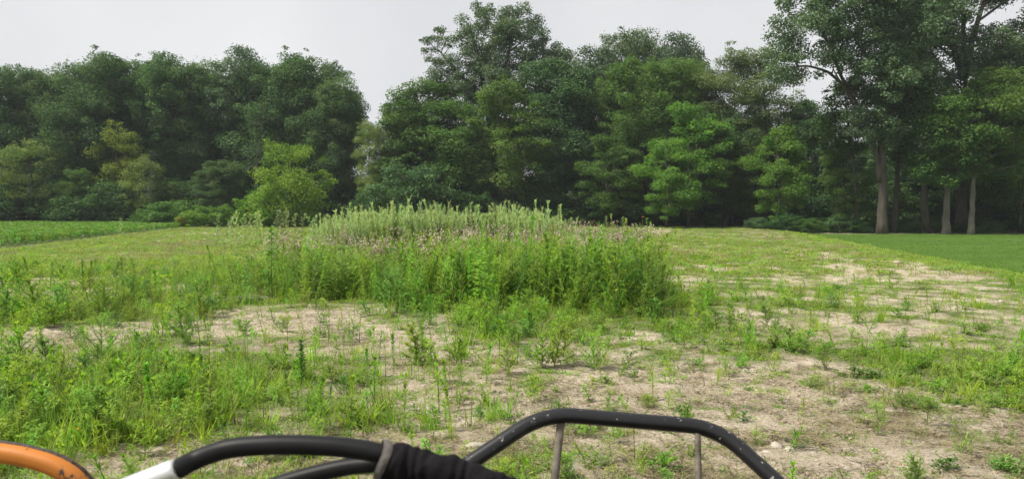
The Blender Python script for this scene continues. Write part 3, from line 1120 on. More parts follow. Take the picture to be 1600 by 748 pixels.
def place_tree(name, meshes, x, y, label, cat='tree', group=None, s=1.0, sx=1.0, rz=0.0, mat=None, sz=None):
    root = bpy.data.objects.new(name, None)
    root.empty_display_size = .5
    sc.collection.objects.link(root)
    root.location = (x, y, float(gz(x, y)))
    root.rotation_euler = (0, 0, rz)
    root.scale = (s * sx, s * sx, s if sz is None else sz)
    tag(root, label, cat, group)
    for nm, me in zip(('trunk', 'crown', 'branches'), meshes):
        o = link(nm, me, root)
        if nm != 'trunk':
            o['kind'] = 'stuff'
        if nm == 'crown' and mat:
            o.material_slots[0].link = 'OBJECT'
            o.material_slots[0].material = M[mat]
    return root


FOOT = [(12, 'far left edge tree'), (48, 'pale olive tree'), (120, 'dull green low tree'), (184, 'slender yellow green tree'), (240, 'small bare dead tree'), (300, 'low vine mounds'), (345, 'dark small tree'), (455, 'lime green bush'), (530, 'last tall left tree'), (578, 'thin pale tree at the sky gap'),
        (640, 'rounded dark bush'), (700, 'bright green rounded tree'), (770, 'tallest airy cottonwood'), (868, 'airy cottonwood neighbour'), (948, 'small loose green tree'), (1042, 'bright lime low tree'), (1132, 'wispy trees'), (1215, 'layered bright young tree'), (1322, 'thin stemmed low tree'), (1378, 'great limb-leaning cottonwood'), (1449, 'dark leaning trunk'), (1478, 'thicker pale trunk'), (1517, 'thin pale trunk'), (1592, 'right edge tree')]


def foot(px, what):
    m = min(FOOT, key=lambda q: abs(q[0] - px))
    return what + (' left of the ' if px < m[0] - 8 else ' right of the ' if px > m[0] + 8 else ' straight below the ') + m[1]


K = {}
K['d1'], K['d2'], K['d3'], K['d4'] = dense_tree(20, 5.0), dense_tree(20, 4.3), dense_tree(20, 5.6), dense_tree(20, 4.6)
K['a1'], K['a2'] = airy_tree(22, 4.2), airy_tree(22, 4.8, n=140)
K['m1'], K['m2'], K['m3'] = small_tree(16, 4.6, 'maple', 310, 150, leaf=.26, cl_r=1.2), small_tree(16, 4.0, 'maple', 310, 140, leaf=.26, cl_r=1.2), small_tree(16, 5.0, 'maple', 300, 160, leaf=.26, cl_r=1.2)
K['b1'], K['b2'] = small_tree(10, 3.0), small_tree(10, 3.4, flat=.4)
K['o1'], K['o2'] = small_tree(10, 3.2, 'olive', 130, 62, flat=.6), small_tree(12, 2.6, 'yellowish', 120, 58, flat=.6)
K['l1'], K['l2'] = small_tree(18, 3.8, 'locust', 300, 120, flat=.45, leaf=.19, cl_r=1.1, droop=.18), small_tree(18, 3.2, 'locust', 280, 100, flat=.45, leaf=.19, cl_r=1.1, droop=.18)
K['s1'], K['s2'], K['s3'] = shrub(3.6, 2.1), shrub(3.6, 2.5, droop=.1), shrub(3.6, 1.8)
K['v1'] = shrub(9.5, 4.0, 'lime', 330, 60, .22, 1.15, droop=.35)
DEF_H = dict(d=20, a=22, m=16, b=10, o=10, l=18, s=3.6, v=9.5)


def row(name, key, px, top, Y, label, cat='tree', group=None, wide=1.0, mat=None):
    """a tree whose foot is at column px, distance Y, with its top seen at photo row top"""
    x = onrow(px, Y)
    h = EYE + (HZ - top) / F * Y - float(gz(x, Y))
    s = h / (12 if key == 'o2' else DEF_H[key[0]]) / 1.02
    return place_tree(name, K[key], x, Y, label, cat, group, s=s, sx=wide, rz=random.Random(int(px * 7 + top)).uniform(0, 6.28), mat=mat)


LW = 'tall trees of the left wood'
for (k, px, top, Y, wd, lb) in [
        ('d1', 12, 92, 100, 1.0, 'tall dense dark green tree at the far left edge of the wood'),
        ('d2', 78, 104, 101, 1.0, 'dense dark green tree, second from the left edge, with a lower top'),
        ('d3', 155, 80, 100, 1.0, 'broad dense green tree standing behind the yellowish tree'),
        ('d4', 212, 86, 103, 1.0, 'dense green tree just right of the broad one behind the yellowish tree'),
        ('d1', 265, 79, 101, 1.0, 'tall rounded dense green tree in the middle of the left wood'),
        ('d2', 330, 92, 102, .95, 'narrower dense green tree left of the highest tree of the left wood'),
        ('a1', 378, 72, 101, 1.0, 'highest tree of the left wood, its top twigs standing free'),
        ('d3', 440, 80, 100, .9, 'dense green tree rising behind the lime green vine-covered bush'),
        ('d4', 497, 84, 98, 1.0, 'dense green tree near the right end of the left wood'),
        ('d2', 534, 118, 95, .9, 'last tall tree of the left wood, sloping down to the gap of sky')]:
    row('broadleaf_tree', k, px, top, Y, lb, group=LW, wide=wd)
for (k, px, top, Y, wd) in [('d2', -60, 100, 100, 1), ('d3', 45, 112, 110, 1), ('d1', 118, 108, 110, 1), ('d4', 190, 110, 112, 1), ('d2', 240, 108, 110, 1), ('d1', 300, 112, 110, 1), ('d3', 352, 112, 112, 1), ('d4', 410, 108, 112, 1), ('d1', 470, 112, 110, 1), ('d2', 515, 140, 106, .9)]:
    row('broadleaf_tree', k, px, top, Y, foot(px, 'half hidden second-row tree'), group='second row of the left wood', wide=wd)
for (k, px, top, Y, wd, lb) in [
        ('o1', 48, 214, 92, 1.15, 'pale olive tree in front of the dark wood at far left'),
        ('o2', 184, 176, 94, 1.0, 'slender yellow green tree standing out against the dark left wood'),
        ('o1', 222, 236, 90, .8, 'small pale green tree right of the slender yellow green one'),
        ('m2', 120, 255, 92, 1.0, 'dull green low tree between the olive tree and the yellow green tree'),
        ('d4', 345, 246, 88, 1.4, 'dark leafy small tree left of the lime green vine-covered bush')]:
    row('small_tree', k, px, top, Y, lb, wide=wd)
lime = row('vine_covered_bush', 'v1', 457, 206, 82, 'large lime green bush draped with vines before the left wood', 'bush')
row('vine_covered_bush', 's2', 415, 295, 80, 'small lime green bush at the left foot of the big vine-draped one', 'bush', mat='lime')
row('leafy_shrub', 's2', 262, 312, 84, 'low dark green vine mound right of the bean field', 'shrub', wide=1.9, mat='maple')
row('leafy_shrub', 's1', 335, 318, 80, 'low bright green mound of vines left of the lime bush', 'shrub', wide=1.6, mat='bright')
row('leafy_shrub', 's3', 285, 335, 79, 'small yellow green shrub at the right end of the bean field', 'shrub', wide=1.0, mat='yellowish')
k = 0
for px in range(-10, 600, 30):
    k += 1
    row('leafy_shrub', 's%d' % (k % 3 + 1), px + (k * 37) % 17, 268 + (k * 53) % 40, 91 + (k * 29) % 7, foot(px, ('rounded ' if k % 2 else 'spreading ') + 'dark leafy shrub'), 'shrub', 'shrubs along the foot of the left wood', wide=1.35)

k = 0
for px in range(-20, 1200, 44):
    k += 1
    if 830 < px < 960:
        continue
    row('leafy_shrub', 's%d' % (k % 3 + 1), px + (k * 31) % 13, 240 + (k * 47) % 45, 106 + (k * 7) % 5, foot(px, 'far tall deep shrub'), 'shrub', 'far shrubs behind the woods', wide=1.5)

# dead snag
def snag(H=14):
    T = MB()
    P = smooth_path(straight(H, (.6, 0), .15), 14)
    tube(T, P, np.linspace(.075, .02, len(P)), 6)
    B = MB()
    for k in range(26):
        t = rng.uniform(.35, .98)
        p0 = along(P, [t])[0]
        az, e, ln = rng.random() * 6.28, rng.uniform(.1, .9), rng.uniform(1, 3.2) * (1.2 - t * .7)
        d = np.array([math.cos(az) * math.cos(e), math.sin(az) * math.cos(e), math.sin(e)])
        C_ = bez(p0, p0 + d * ln * .5 + (0, 0, -.1), p0 + d * ln + rng.normal(0, .2, 3), 6)
        tube(B, C_, np.linspace(.035, .01, 6), 4, cap=False)
        for q in range(4):
            s0 = along(C_, [rng.uniform(.3, .95)])[0]
            tube(B, np.array([s0, s0 + nrm(d + rng.normal(0, .7, 3)) * rng.uniform(.3, 1.0)]), [.012, .006], 3, cap=False)
    return T.mesh('trunk', [M['deadwood']], True), B.mesh('branches', [M['deadwood']])


def place_snag(px, Y, s, label):
    r_ = bpy.data.objects.new('dead_tree', None)
    sc.collection.objects.link(r_)
    r_.location = (onrow(px, Y), Y, 0)
    r_.scale = (s, s, s)
    tag(r_, label, 'tree')
    t, b = snag()
    link('trunk', t, r_)
    link('branches', b, r_)['kind'] = 'stuff'


place_snag(404, 93, 1.02, 'bare dead grey tree above the lime green bush')
place_snag(232, 87, .62, 'small bare dead tree right of the slender yellow green one')

# centre
for (nm, k, px, top, Y, wd, mt, lb) in [
        ('small_tree', 'l2', 578, 178, 90, .75, 'olive', 'thin pale tree at the gap of sky, leftmost of the centre wood'),
        ('small_tree', 'l1', 606, 158, 92, .7, 'olive', 'sparse grey green tree next right of the gap of sky'),
        ('small_tree', 'l2', 632, 150, 93, .8, 'cotton', 'sparse tree with bare twig tips left of the bright green one'),
        ('broadleaf_tree', 'm1', 664, 126, 90, 1.0, 'maple', 'bright green rounded tree left below the tall airy cottonwood'),
        ('broadleaf_tree', 'm2', 712, 138, 88, 1.0, 'maple', 'mid green tree under the left side of the tall airy cottonwood'),
        ('broadleaf_tree', 'm3', 800, 122, 86, 1.0, None, 'leafy green tree in front of the tall airy cottonwood'),
        ('broadleaf_tree', 'm1', 868, 92, 89, 1.0, 'walnut', 'green tree just right of the tall airy cottonwood'),
        ('broadleaf_tree', 'a1', 922, 72, 91, 1.0, None, 'airy grey green tree between the cottonwood and the twin tops'),
        ('broadleaf_tree', 'a2', 990, 38, 94, .9, None, 'tree with a knobbly high top, left of the two above the centre'),
        ('broadleaf_tree', 'a1', 1052, 52, 93, .95, None, 'tree with a knobbly high top, right of the two above the centre'),
        ('broadleaf_tree', 'd3', 1005, 84, 86, .95, 'maple', 'broad dense green tree below the two knobbly high tops'),
        ('broadleaf_tree', 'd1', 1072, 88, 87, .85, 'maple', 'dense green tree whose right side meets the wispy tree'),
        ('small_tree', 'b2', 948, 208, 80, 1.0, 'maple', 'small loose green tree left of the bright lime small tree'),
        ('small_tree', 'b1', 1042, 216, 75, 1.1, 'bright', 'bright lime green low tree at the field edge, right of centre'),
        ('small_tree', 'b2', 1076, 158, 79, .9, 'bright', 'taller bright green tree right behind the lime green low tree'),
        ('broadleaf_tree', 'l1', 1140, 62, 84, 1.05, None, 'wispy pale tree with drooping feathery sprays'),
        ('broadleaf_tree', 'l2', 1192, 58, 86, 1.1, None, 'second wispy pale tree, beside the great right cottonwood'),
        ('small_tree', 'd2', 1132, 168, 82, 1.2, None, 'dark green tree filling in below the wispy trees'),
        ('small_tree', 'b1', 1215, 196, 73, .95, 'bright', 'layered bright green young tree before the dark right wood'),
        ('small_tree', 'm2', 1165, 205, 80, 1.0, None, 'dull green tree left of the layered bright green young tree'),
        ('small_tree', 'd4', 1258, 150, 84, 1.1, None, 'dark tree behind the layered bright green young tree'),
        ('small_tree', 'b2', 1322, 222, 71, .9, 'maple', 'thin stemmed low green tree left of the great cottonwood trunk')]:
    row(nm, k, px, top, Y, lb, wide=wd, mat=mt)
row('leafy_shrub', 's1', 640, 246, 82, 'rounded dark green bush under the centre left trees', 'shrub', wide=1.0, mat='walnut')
for (k, px, top, Y, wd) in [('d2', 700, 190, 104, 1.1), ('d4', 770, 175, 104, 1.1), ('d1', 620, 225, 100, 1.1), ('d2', 880, 200, 104, 1), ('d4', 932, 215, 103, 1), ('d4', 1020, 140, 102, 1), ('d1', 1095, 150, 100, 1), ('d2', 1170, 170, 98, 1), ('d3', 1235, 215, 96, 1.1)]:
    row('broadleaf_tree', k, px, top, Y, foot(px, 'dark mostly hidden deep tree'), group='trees deep in the centre wood', wide=wd)
k = 0
for px in range(585, 1180, 30):
    k += 1
    row('leafy_shrub', 's%d' % (k % 3 + 1), px + (k * 31) % 15, 283 + (k * 47) % 38, 84 + (k * 23) % 6, foot(px, ('taller ' if k % 2 else 'lower ') + 'dark leafy shrub'), 'shrub', 'shrubs along the foot of the centre wood', wide=1.25)

# the tall airy cottonwood
Yc = 92
H = 27.2
cw = airy_tree(H, 6, n=210, per=240, stems=[np.array([[0, 0, -.1], [.2, 0, 8], [-.6, 0, 14], [-1.6, .2, 19], [-2.6, 0, 23.5]]), np.array([[-.5, 0, 13.5], [1.2, -.3, 18], [2.2, 0, 22], [2.4, 0, 25.5]]), np.array([[-.3, 0, 12.5], [3, .2, 16], [6, 0, 19.5]]), np.array([[-.6, 0, 13.5], [-3.5, 0, 17.5], [-6.6, 0, 21]])],
               lobes=[((-1.0, 0, 22.5), (3.6, 3, 4.4)), ((-6.3, 0, 21.2), (2.0, 2, 2.6)), ((3.2, 0, 22.5), (3.2, 3, 3.6)), ((6.2, 0, 19.5), (2.8, 2.5, 2.4)), ((0, 0, 16.8), (6.0, 4, 3.0)), ((-4.8, 0, 17), (2.6, 2, 2.0))], tr=[.55, .3, .3, .28], limbs=16, leaf=.20, cl_r=.95)
place_tree('cottonwood_tree', cw, onrow(770, Yc), Yc, 'tallest airy cottonwood in the centre, dark limbs fanning out against the sky')

# right hand giants
Ya = 67
cwA = airy_tree(30, 7, n=300, per=240, stems=[np.array([[0, 0, -.3], [0, 0, 5], [-.2, .3, 11], [.6, .5, 18], [.9, 0, 26]]), np.array([[-.12, .05, 4.6], [-.75, 0, 7.4], [-2.2, 0, 11], [-4.4, 0, 15], [-6.2, .3, 20.5]]), np.array([[-2.4, 0, 11], [-4.4, -.3, 13.6], [-7.0, -.4, 14.6], [-9.0, -.2, 14.2]]), np.array([[.2, .3, 12], [2.2, .3, 17], [4, 0, 22]])],
                lobes=[((-6.2, 0, 19), (3.6, 3.6, 3.6)), ((-8.3, 0, 14.8), (2.0, 2, 1.6)), ((-2.6, 0, 21), (4.2, 4, 5.0)), ((2.2, 0, 20), (4, 4, 5)), ((-1.5, .5, 14.2), (4.2, 3.2, 2.4)), ((-4.6, 0, 25), (4.5, 4, 4)), ((1.5, 0, 13.5), (2.4, 2, 2)), ((-1.5, -.8, 9.6), (2.4, 2, 1.5)), ((1.6, -1.0, 8.6), (2.6, 1.6, 1.6)), ((-.5, -2.2, 13.5), (3.4, 1.4, 2.6)), ((0, -2.5, 18), (4.5, 1.5, 3.5)), ((-4.5, -1.5, 16.5), (3, 1.5, 2.0))], tr=[.42, .27, .15, .2], limbs=20, leaf=.20, cl_r=.95)
place_tree('cottonwood_tree', cwA, onrow(1378, Ya), Ya, 'great cottonwood on a thick trunk with one limb leaning left, at the lawn edge')
Yf = 73
cwF = airy_tree(31, 7, n=380, per=240, stems=[np.array([[0, 0, -.2], [.2, 0, 8], [.1, 0, 16]]), np.array([[.1, 0, 15], [1.2, 0, 20], [3.4, 0, 27]]), np.array([[.1, 0, 14.5], [-1.8, 0, 19], [-4.4, 0, 23.5]]), np.array([[.2, 0, 11], [4.0, .2, 15.5], [8, 0, 21.5]]), np.array([[.1, 0, 15.5], [-.2, 0, 21], [-.8, 0, 27]])],
                lobes=[((-4.5, 0, 19.5), (3.2, 3, 3.6)), ((-1, .5, 25), (4.5, 3, 3.2)), ((3.6, 0, 24), (2.6, 3, 2.4)), ((8.4, 0, 22), (2.6, 3, 3)), ((6.5, 0, 14), (4.6, 4, 3)), ((0, 1, 13.4), (6, 3, 2.4)), ((-5, 1, 14.5), (2.8, 3, 3)), ((-2.4, 0, 20.5), (2.6, 3, 2.6)), ((1.8, 0, 17.5), (3.2, 3, 2.2)), ((6.5, 0, 18), (3.2, 3, 2.2)), ((6.2, 0, 26.5), (3, 3, 2))], tr=[.5, .33, .3, .3, .26], limbs=18, leaf=.20, cl_r=.95)
place_tree('cottonwood_tree', cwF, onrow(1500, Yf), Yf, 'great cottonwood with dark forking limbs against the sky at upper right')


def stem_tree(px, Y, H, w, mat, bark, tr, lean, lb, lobes, n=75, per=210):
    me = gen_tree(H, lobes, n, 1.0, per, .22, .14, [straight(H * .76, lean, .04)], tr, mat, bark, limbs=9, flat=.5, up=.85, twig=.03)
    place_tree('broadleaf_tree', me, onrow(px, Y), Y, lb)


stem_tree(1449, 68, 16, 3, 'shrub', 'bark', .34, (-2.0, 0), 'dark leaning trunk between the great cottonwood and the pale trunks', [((-2, 0, 11.5), (3.0, 3, 3.4)), ((-1, -.2, 7.6), (2.0, 2, 1.8))])
stem_tree(1398, 70, 21, 3, 'cotton', 'bark', .27, (.6, 0), 'dark straight trunk just right behind the great cottonwood trunk', [((.8, 0, 16), (2.6, 3, 4.5)), ((.4, -.2, 10.5), (2.2, 2, 2.4))])
stem_tree(1340, 70, 15, 3, 'shrub', 'bark', .2, (-1.2, 0), 'slim dark trunk left of the great cottonwood trunk', [((-1.2, 0, 10.5), (2.2, 2.4, 3.4))], 45)
stem_tree(1478, 66, 14, 3.6, 'maple', 'bark_pale', .31, (.2, 0), 'green tree on a pale straight trunk, left of the two at right', [((.2, 0, 9.0), (3.4, 3, 3.4)), ((-.8, -.3, 6.0), (2.4, 2, 1.6))], 80, 240)
stem_tree(1517, 65, 14.5, 3.6, 'maple', 'bark_pale', .24, (.5, 0), 'green tree on a thin pale straight trunk, right of the two', [((1.0, 0, 9.5), (3.4, 3, 3.2)), ((1.6, -.2, 6.4), (2.4, 2, 1.7))], 80, 240)
for (nm, k, px, top, Y, wd, mt, lb) in [
        ('broadleaf_tree', 'm3', 1592, 95, 70, 1.1, 'maple', 'leafy green tree at the right edge of the picture'),
        ('broadleaf_tree', 'd1', 1570, 60, 84, 1.0, None, 'dark tall tree behind the right edge tree'),
        ('broadleaf_tree', 'd4', 1640, 40, 78, 1.0, None, 'dense dark tree cut by the right edge of the picture'),
        ('small_tree', 'd2', 1425, 150, 82, 1.1, None, 'dark tree behind the great cottonwood trunks')]:
    row(nm, k, px, top, Y, lb, wide=wd, mat=mt)
for (k, px, top, Y, wd) in [('d1', 1330, 215, 94, 1.2), ('d2', 1390, 170, 92, 1.1), ('d3', 1465, 140, 92, 1), ('d4', 1530, 150, 92, 1), ('d2', 1600, 150, 90, 1)]:
    row('broadleaf_tree', k, px, top, Y, foot(px, 'dark mostly hidden deep tree'), group='trees deep in the right wood', wide=wd)
k = 0
for px in range(1180, 1640, 24):
    k += 1
    row('leafy_shrub', 's%d' % (k % 3 + 1), px + (k * 31) % 13, 332 + (k * 47) % 20, 68.5 + (k * 23) % 4, foot(px, ('broad ' if k % 2 else 'small ') + 'low lawn-edge shrub'), 'shrub', 'low shrubs along the lawn edge', wide=1.5, mat=('shrub', 'walnut', 'shrub', 'shrub', 'maple')[k % 5])
k = 0
for px in range(1190, 1640, 34):
    k += 1
    row('leafy_shrub', 's%d' % (k % 3 + 1), px + (k * 31) % 13, 262 + (k * 47) % 34, 79 + (k * 23) % 6, foot(px, ('taller ' if k % 2 else 'lower ') + 'dark shaded shrub'), 'shrub', 'shaded shrubs inside the right wood', wide=1.25)
k = 0
for px in range(1190, 1640, 60):
    k += 1
    row('leafy_shrub', 's%d' % (k % 3 + 1), px + (k * 31) % 13, 250 + (k * 47) % 40, 100, foot(px, 'far shrub deep in the wood'), 'shrub', 'far shrubs behind the right wood', wide=1.6)


# ---------------------------------------------------------------- single weeds
def plant(name, meshes, x, y, s, label, group=None, rz=None, cat='weed', tilt=0.0, z=None):
    root = bpy.data.objects.new(name, None)
    root.empty_display_size = .1
    sc.collection.objects.link(root)
    root.location = (x, y, float(gz(x, y)) - .01 if z is None else z)
    root.rotation_euler = (random.gauss(0, .11) + tilt, random.gauss(0, .11), random.uniform(0, 6.28) if rz is None else rz)
    root.scale = (s, s, s)
    tag(root, label, cat, group)
    link('stem', meshes[0], root)
    link('leaves', meshes[1], root)['kind'] = 'stuff'
    return root


random.seed(5)
W_ = {}
W_['hw'] = [(horseweed(.55, 'weed', .11, .019, 100), 'light green narrow-leaved weed'), (horseweed(.5, 'weed', .10, .017, 110), 'close-leaved light green weed'), (horseweed(.6, 'grass', .12, .019, 90), 'yellow green narrow-leaved weed'), (horseweed(.5, 'weed_dark', .10, .018, 110), 'dark green narrow-leaved weed')]
W_['wisp'] = [(grass_clump(16, .5, .007, 'grass', .05, (.7, 1.5), heads=4), 'wispy light tuft of grass'), (grass_clump(14, .45, .007, 'grass_olive', .06, (.6, 1.5), heads=3), 'wispy olive tuft of grass')]
W_['thin'] = [(horseweed(.55, 'weed', .085, .014, 55, .8), 'thin light green weed'), (horseweed(.5, 'weed_dark', .08, .014, 55, .7), 'thin dark green weed'), (horseweed(.6, 'grass_olive', .09, .013, 50, .7, smat='stem_brown'), 'thin brown-stemmed weed')]
W_['bush'] = [(bushy(.5, 'weed', 17, 60, .055, .017, .55), 'light green bushy weed'), (bushy(.5, 'weed_dark', 17, 60, .05, .017, .55), 'dark green bushy weed'), (bushy(.45, 'grass', 17, 70, .06, .009, .66), 'yellow green feathery weed'), (bushy(.5, 'weed', 20, 70, .045, .012, .58), 'fine-leaved bushy weed')]
W_['grass'] = [(grass_clump(46, .42, .012), 'dense arching clump of grass'), (grass_clump(36, .5, .013, heads=3), 'tall grass clump with stalks'), (grass_clump(50, .34, .011, 'grass_olive'), 'short olive green clump of grass'), (grass_clump(30, .46, .014, 'grass', .03), 'upright narrow clump of grass')]
W_['tall'] = [(bushy(1.25, 'weed', 17, 44, .07, .022, .38), 'light green branching weed'), (horseweed(1.3, 'weed', .13, .020, 85), 'light green straight-stemmed weed'), (bushy(1.2, 'weed_dark', 18, 46, .055, .022, .42), 'dark green branching weed'), (lobed(1.25, 'weed', 42), 'broad-leaved green weed'), (horseweed(1.2, 'weed_dark', .12, .02, 90), 'dark green straight-stemmed weed'), (bushy(1.25, 'weed', 22, 66, .045, .011, .42), 'feathery light green weed')]
W_['bud'] = [(budweed(2.0), 'tufted pale weed'), (budweed(1.85), 'short-leaved pale weed'), (budweed(2.1), 'slender pale weed')]
W_['row'] = [bushy(1.7, 'weed_pale', 18, 46, .085, .034, .26), bushy(1.6, 'weed_pale', 16, 46, .085, .034, .22), bushy(1.8, 'weed_pale', 18, 40, .085, .03, .24)]
W_['low'] = [(bushy(.16, 'weed', 14, 24, .055, .019, 1.5, low=.0, el=(.05, .55)), 'light green spreading weed'), (grass_clump(40, .2, .010, 'grass', .06, (.25, 1.1)), 'flat tuft of grass'), (bushy(.15, 'weed_dark', 14, 26, .05, .019, 1.6, low=.0, el=(.05, .5)), 'dark green spreading weed'), (bushy(.2, 'grass_olive', 14, 26, .06, .014, 1.3, low=.0, el=(.1, .7)), 'olive green spreading weed')]


def taken(x, y):
    return thick_mask(np.array([x]), np.array([y]))[0]


def phrase(v, cuts, words):
    for c_, w_ in zip(cuts, words):
        if v < c_:
            return w_
    return words[-1]


USED = set()


def strew(n, pxr, pyr, mix, name, where, group, seed, smin=.7, smax=1.2, need=0.0):
    """single plants with their feet spread over a patch of the field; each label names look, size and place"""
    rr = random.Random(seed)
    done = tries = 0
    while done < n and tries < n * 30:
        tries += 1
        px, py = rr.uniform(*pxr), rr.uniform(*pyr)
        x, y = at(px, py)
        if taken(x, y):
            continue
        c = float(cover(np.array([x]), np.array([y]))[0])
        if c < need * rr.random() * 2:
            continue
        me, look = rr.choice(W_[rr.choice(mix)])
        sz = rr.uniform(smin, smax)
        f = (px - pxr[0]) / (pxr[1] - pxr[0])
        g = (py - pyr[0]) / (pyr[1] - pyr[0])
        size = phrase((sz - smin) / (smax - smin), (.25, .5, .75), ('stunted ', 'small ', 'sizeable ', 'large '))
        place = phrase(g, (.25, .5, .75), ('far', 'mid-far', 'mid-near', 'near')) + ' ' + phrase(f, (.2, .4, .6, .8), ('leftmost', 'left', 'middle', 'right', 'rightmost'))
        lb = size + look + ' at the ' + place + ' of ' + where
        if lb in USED and tries < n * 20:
            continue
        USED.add(lb)
        plant(name, me, x, y, sz, lb, group)
        done += 1


strew(60, (-40, 330), (540, 735), ['bush', 'wisp', 'hw', 'thin'], 'leafy_weed', 'the lower left growth', 'weeds of the lower left growth', 1, .7, 1.15, .4)
strew(44, (-40, 480), (540, 730), ['grass'], 'grass_clump', 'the lower left', 'grass clumps at lower left', 2, .6, 1.1, .4)
strew(50, (300, 760), (560, 690), ['hw', 'wisp', 'hw', 'thin'], 'leafy_weed', 'the near sand', 'weeds of the near sandy ground', 3, .5, .95)
strew(26, (480, 800), (540, 680), ['grass'], 'grass_clump', 'the near sand', 'grass clumps of the near sandy ground', 4, .6, 1.0)
strew(44, (200, 700), (475, 560), ['thin', 'wisp', 'thin'], 'thin_weed', 'the sand strip', 'thin weeds on the sand strip', 5, .5, .9)
strew(44, (620, 960), (480, 590), ['hw', 'wisp', 'grass', 'bush'], 'leafy_weed', 'the thicket foreground', 'weeds in front of the thicket', 6, .6, 1.1)
strew(50, (-30, 330), (425, 545), ['bush', 'grass', 'hw', 'bush'], 'leafy_weed', 'the left midground', 'weeds of the left midground', 7, .8, 1.4)
strew(70, (960, 1640), (440, 600), ['low', 'low', 'grass', 'low'], 'low_weed', 'the right patchy ground', 'low weeds on the right patchy ground', 8, .7, 1.3, .4)
strew(44, (1000, 1640), (590, 745), ['low', 'low', 'low', 'grass'], 'low_weed', 'the lower right sand', 'low weeds on the lower right sand', 9, .5, 1.0, .3)
strew(40, (180, 720), (480, 640), ['wisp'], 'grass_tuft', 'the sand strip', 'wispy grass tufts on the sand strip', 13, .5, 1.0)
strew(40, (-30, 400), (560, 730), ['wisp', 'wisp', 'grass'], 'grass_tuft', 'the lower left corner', 'wispy grass tufts at lower left', 14, .8, 1.3)
strew(26, (1020, 1110), (462, 520), ['bush', 'hw', 'wisp', 'low'], 'leafy_weed', 'the thicket right fringe', 'weeds fringing the right end of the thicket', 15, .5, 1.3)
strew(16, (860, 1130), (560, 740), ['low', 'thin', 'hw'], 'small_weed', 'the sand by the guard', 'weeds around the guard', 10, .35, .7)
strew(30, (1060, 1280), (480, 560), ['grass', 'low', 'bush'], 'leafy_weed', 'the right green patch', 'weeds of the green patch right of the thicket', 12, .5, .8)

THICKET_MARKS = [(250, 'below the left field'), (330, 'behind the uprooted weed'), (424, 'beside the tall lone broad-leaved weed'), (510, 'left of the very dark bushy weed'), (608, 'around the very dark bushy weed'), (680, 'below the brown withered bushes'), (760, 'below the pale stand'),
                 (833, 'behind the two bushy weeds'), (900, 'below the rusty weeds'), (955, 'beside the tallest dark weed'), (1010, 'at the right end of the thicket')]


def near(px, marks):
    return min(marks, key=lambda m: abs(m[0] - px))[1]


rr = random.Random(20)
done = tried = 0
while done < 170:                             # front row of the thicket
    px = rr.uniform(190, 1045)
    y = 15.5
    for _ in range(3):
        y = float(thick_front(px, onrow(px, y), y))
    y += rr.uniform(-.9, .9)
    x = onrow(px, y)
    q = rr.uniform(.42, 1.08)
    h = float(thick_h(np.array([x]), np.array([y]))[0]) * q
    me, look = rr.choice(W_['tall'])
    lb = phrase(q, (.56, .7, .83, .96), ('lowest ', 'short ', 'medium-high ', 'high ', 'highest ')) + look + ' ' + near(px, THICKET_MARKS)
    tried += 1
    if lb in USED and tried < 3000:
        continue
    USED.add(lb)
    plant('tall_weed', me, x, y, h / 1.22, lb, 'front row of the weed thicket', tilt=rr.gauss(0, .06))
    done += 1
STAND = [(510, 'at the left end'), (555, 'near the left end'), (600, 'left of the olive brown bush'), (650, 'just left of the olive brown bush'), (690, 'behind the olive brown bush'), (740, 'behind the dark brown bush'), (785, 'right of the dark brown bush'), (830, 'near the right end'), (875, 'at the right end')]
done = tried = 0
while done < 84:                              # tops of the pale stand
    px = rr.uniform(500, 890)
    y = rr.uniform(31.2, 34)
    me, look = rr.choice(W_['bud'])
    q = rr.uniform(.62, .98) * (.8 + .2 * min(1, (px - 490) / 80))
    lb = phrase(q, (.7, .8, .9), ('lowest ', 'lower ', 'higher ', 'highest ')) + look + ' ' + near(px, STAND) + ' in the pale stand'
    tried += 1
    if lb in USED and tried < 3000:
        continue
    USED.add(lb)
    plant('pale_tall_weed', me, onrow(px, y), y, q, lb, 'front of the pale weed stand')
    done += 1
for k, px in enumerate((338, 350, 361, 372, 382, 390, 399, 410, 414, 430, 438, 444, 462, 470, 487, 495)):
    y = rr.uniform(35, 38)
    ordn = ('first', 'second', 'third', 'fourth', 'fifth', 'sixth', 'seventh', 'eighth', 'ninth', 'tenth', 'eleventh', 'twelfth', 'thirteenth', 'fourteenth', 'fifteenth', 'last')[k]
    plant('pale_tall_weed', rr.choice(W_['row']), onrow(px, y), y, rr.uniform(.94, 1.14), ordn + ' from left in the loose row of pale weeds left of the dense stand', 'loose row of pale weeds left of the stand')
for px, py, h, lb in ((190, 372, 1.35, 'lone pale weed standing before the bean field, left of two'), (240, 368, 1.0, 'lone pale weed standing before the bean field, right of two'), (975, 372, 1.5, 'lone tall thin weed near the right end of the mound'), (948, 372, 1.5, 'tall thin weed right of the pale stand')):
    x, y = at(px, py)
    plant('pale_tall_weed', W_['row'][0], x, y, h / 1.7, lb)
for k, px in enumerate((905, 960, 985, 1000, 1012, 1018)):
    y = rr.uniform(26.5, 30)
    plant('thin_weed', rr.choice(W_['thin'])[0], onrow(px, y), y, rr.uniform(1.8, 2.4), ('first', 'second', 'third', 'fourth', 'fifth', 'last')[k] + ' from left of the thin wispy weeds on the right mound', 'wispy weeds on the mound')

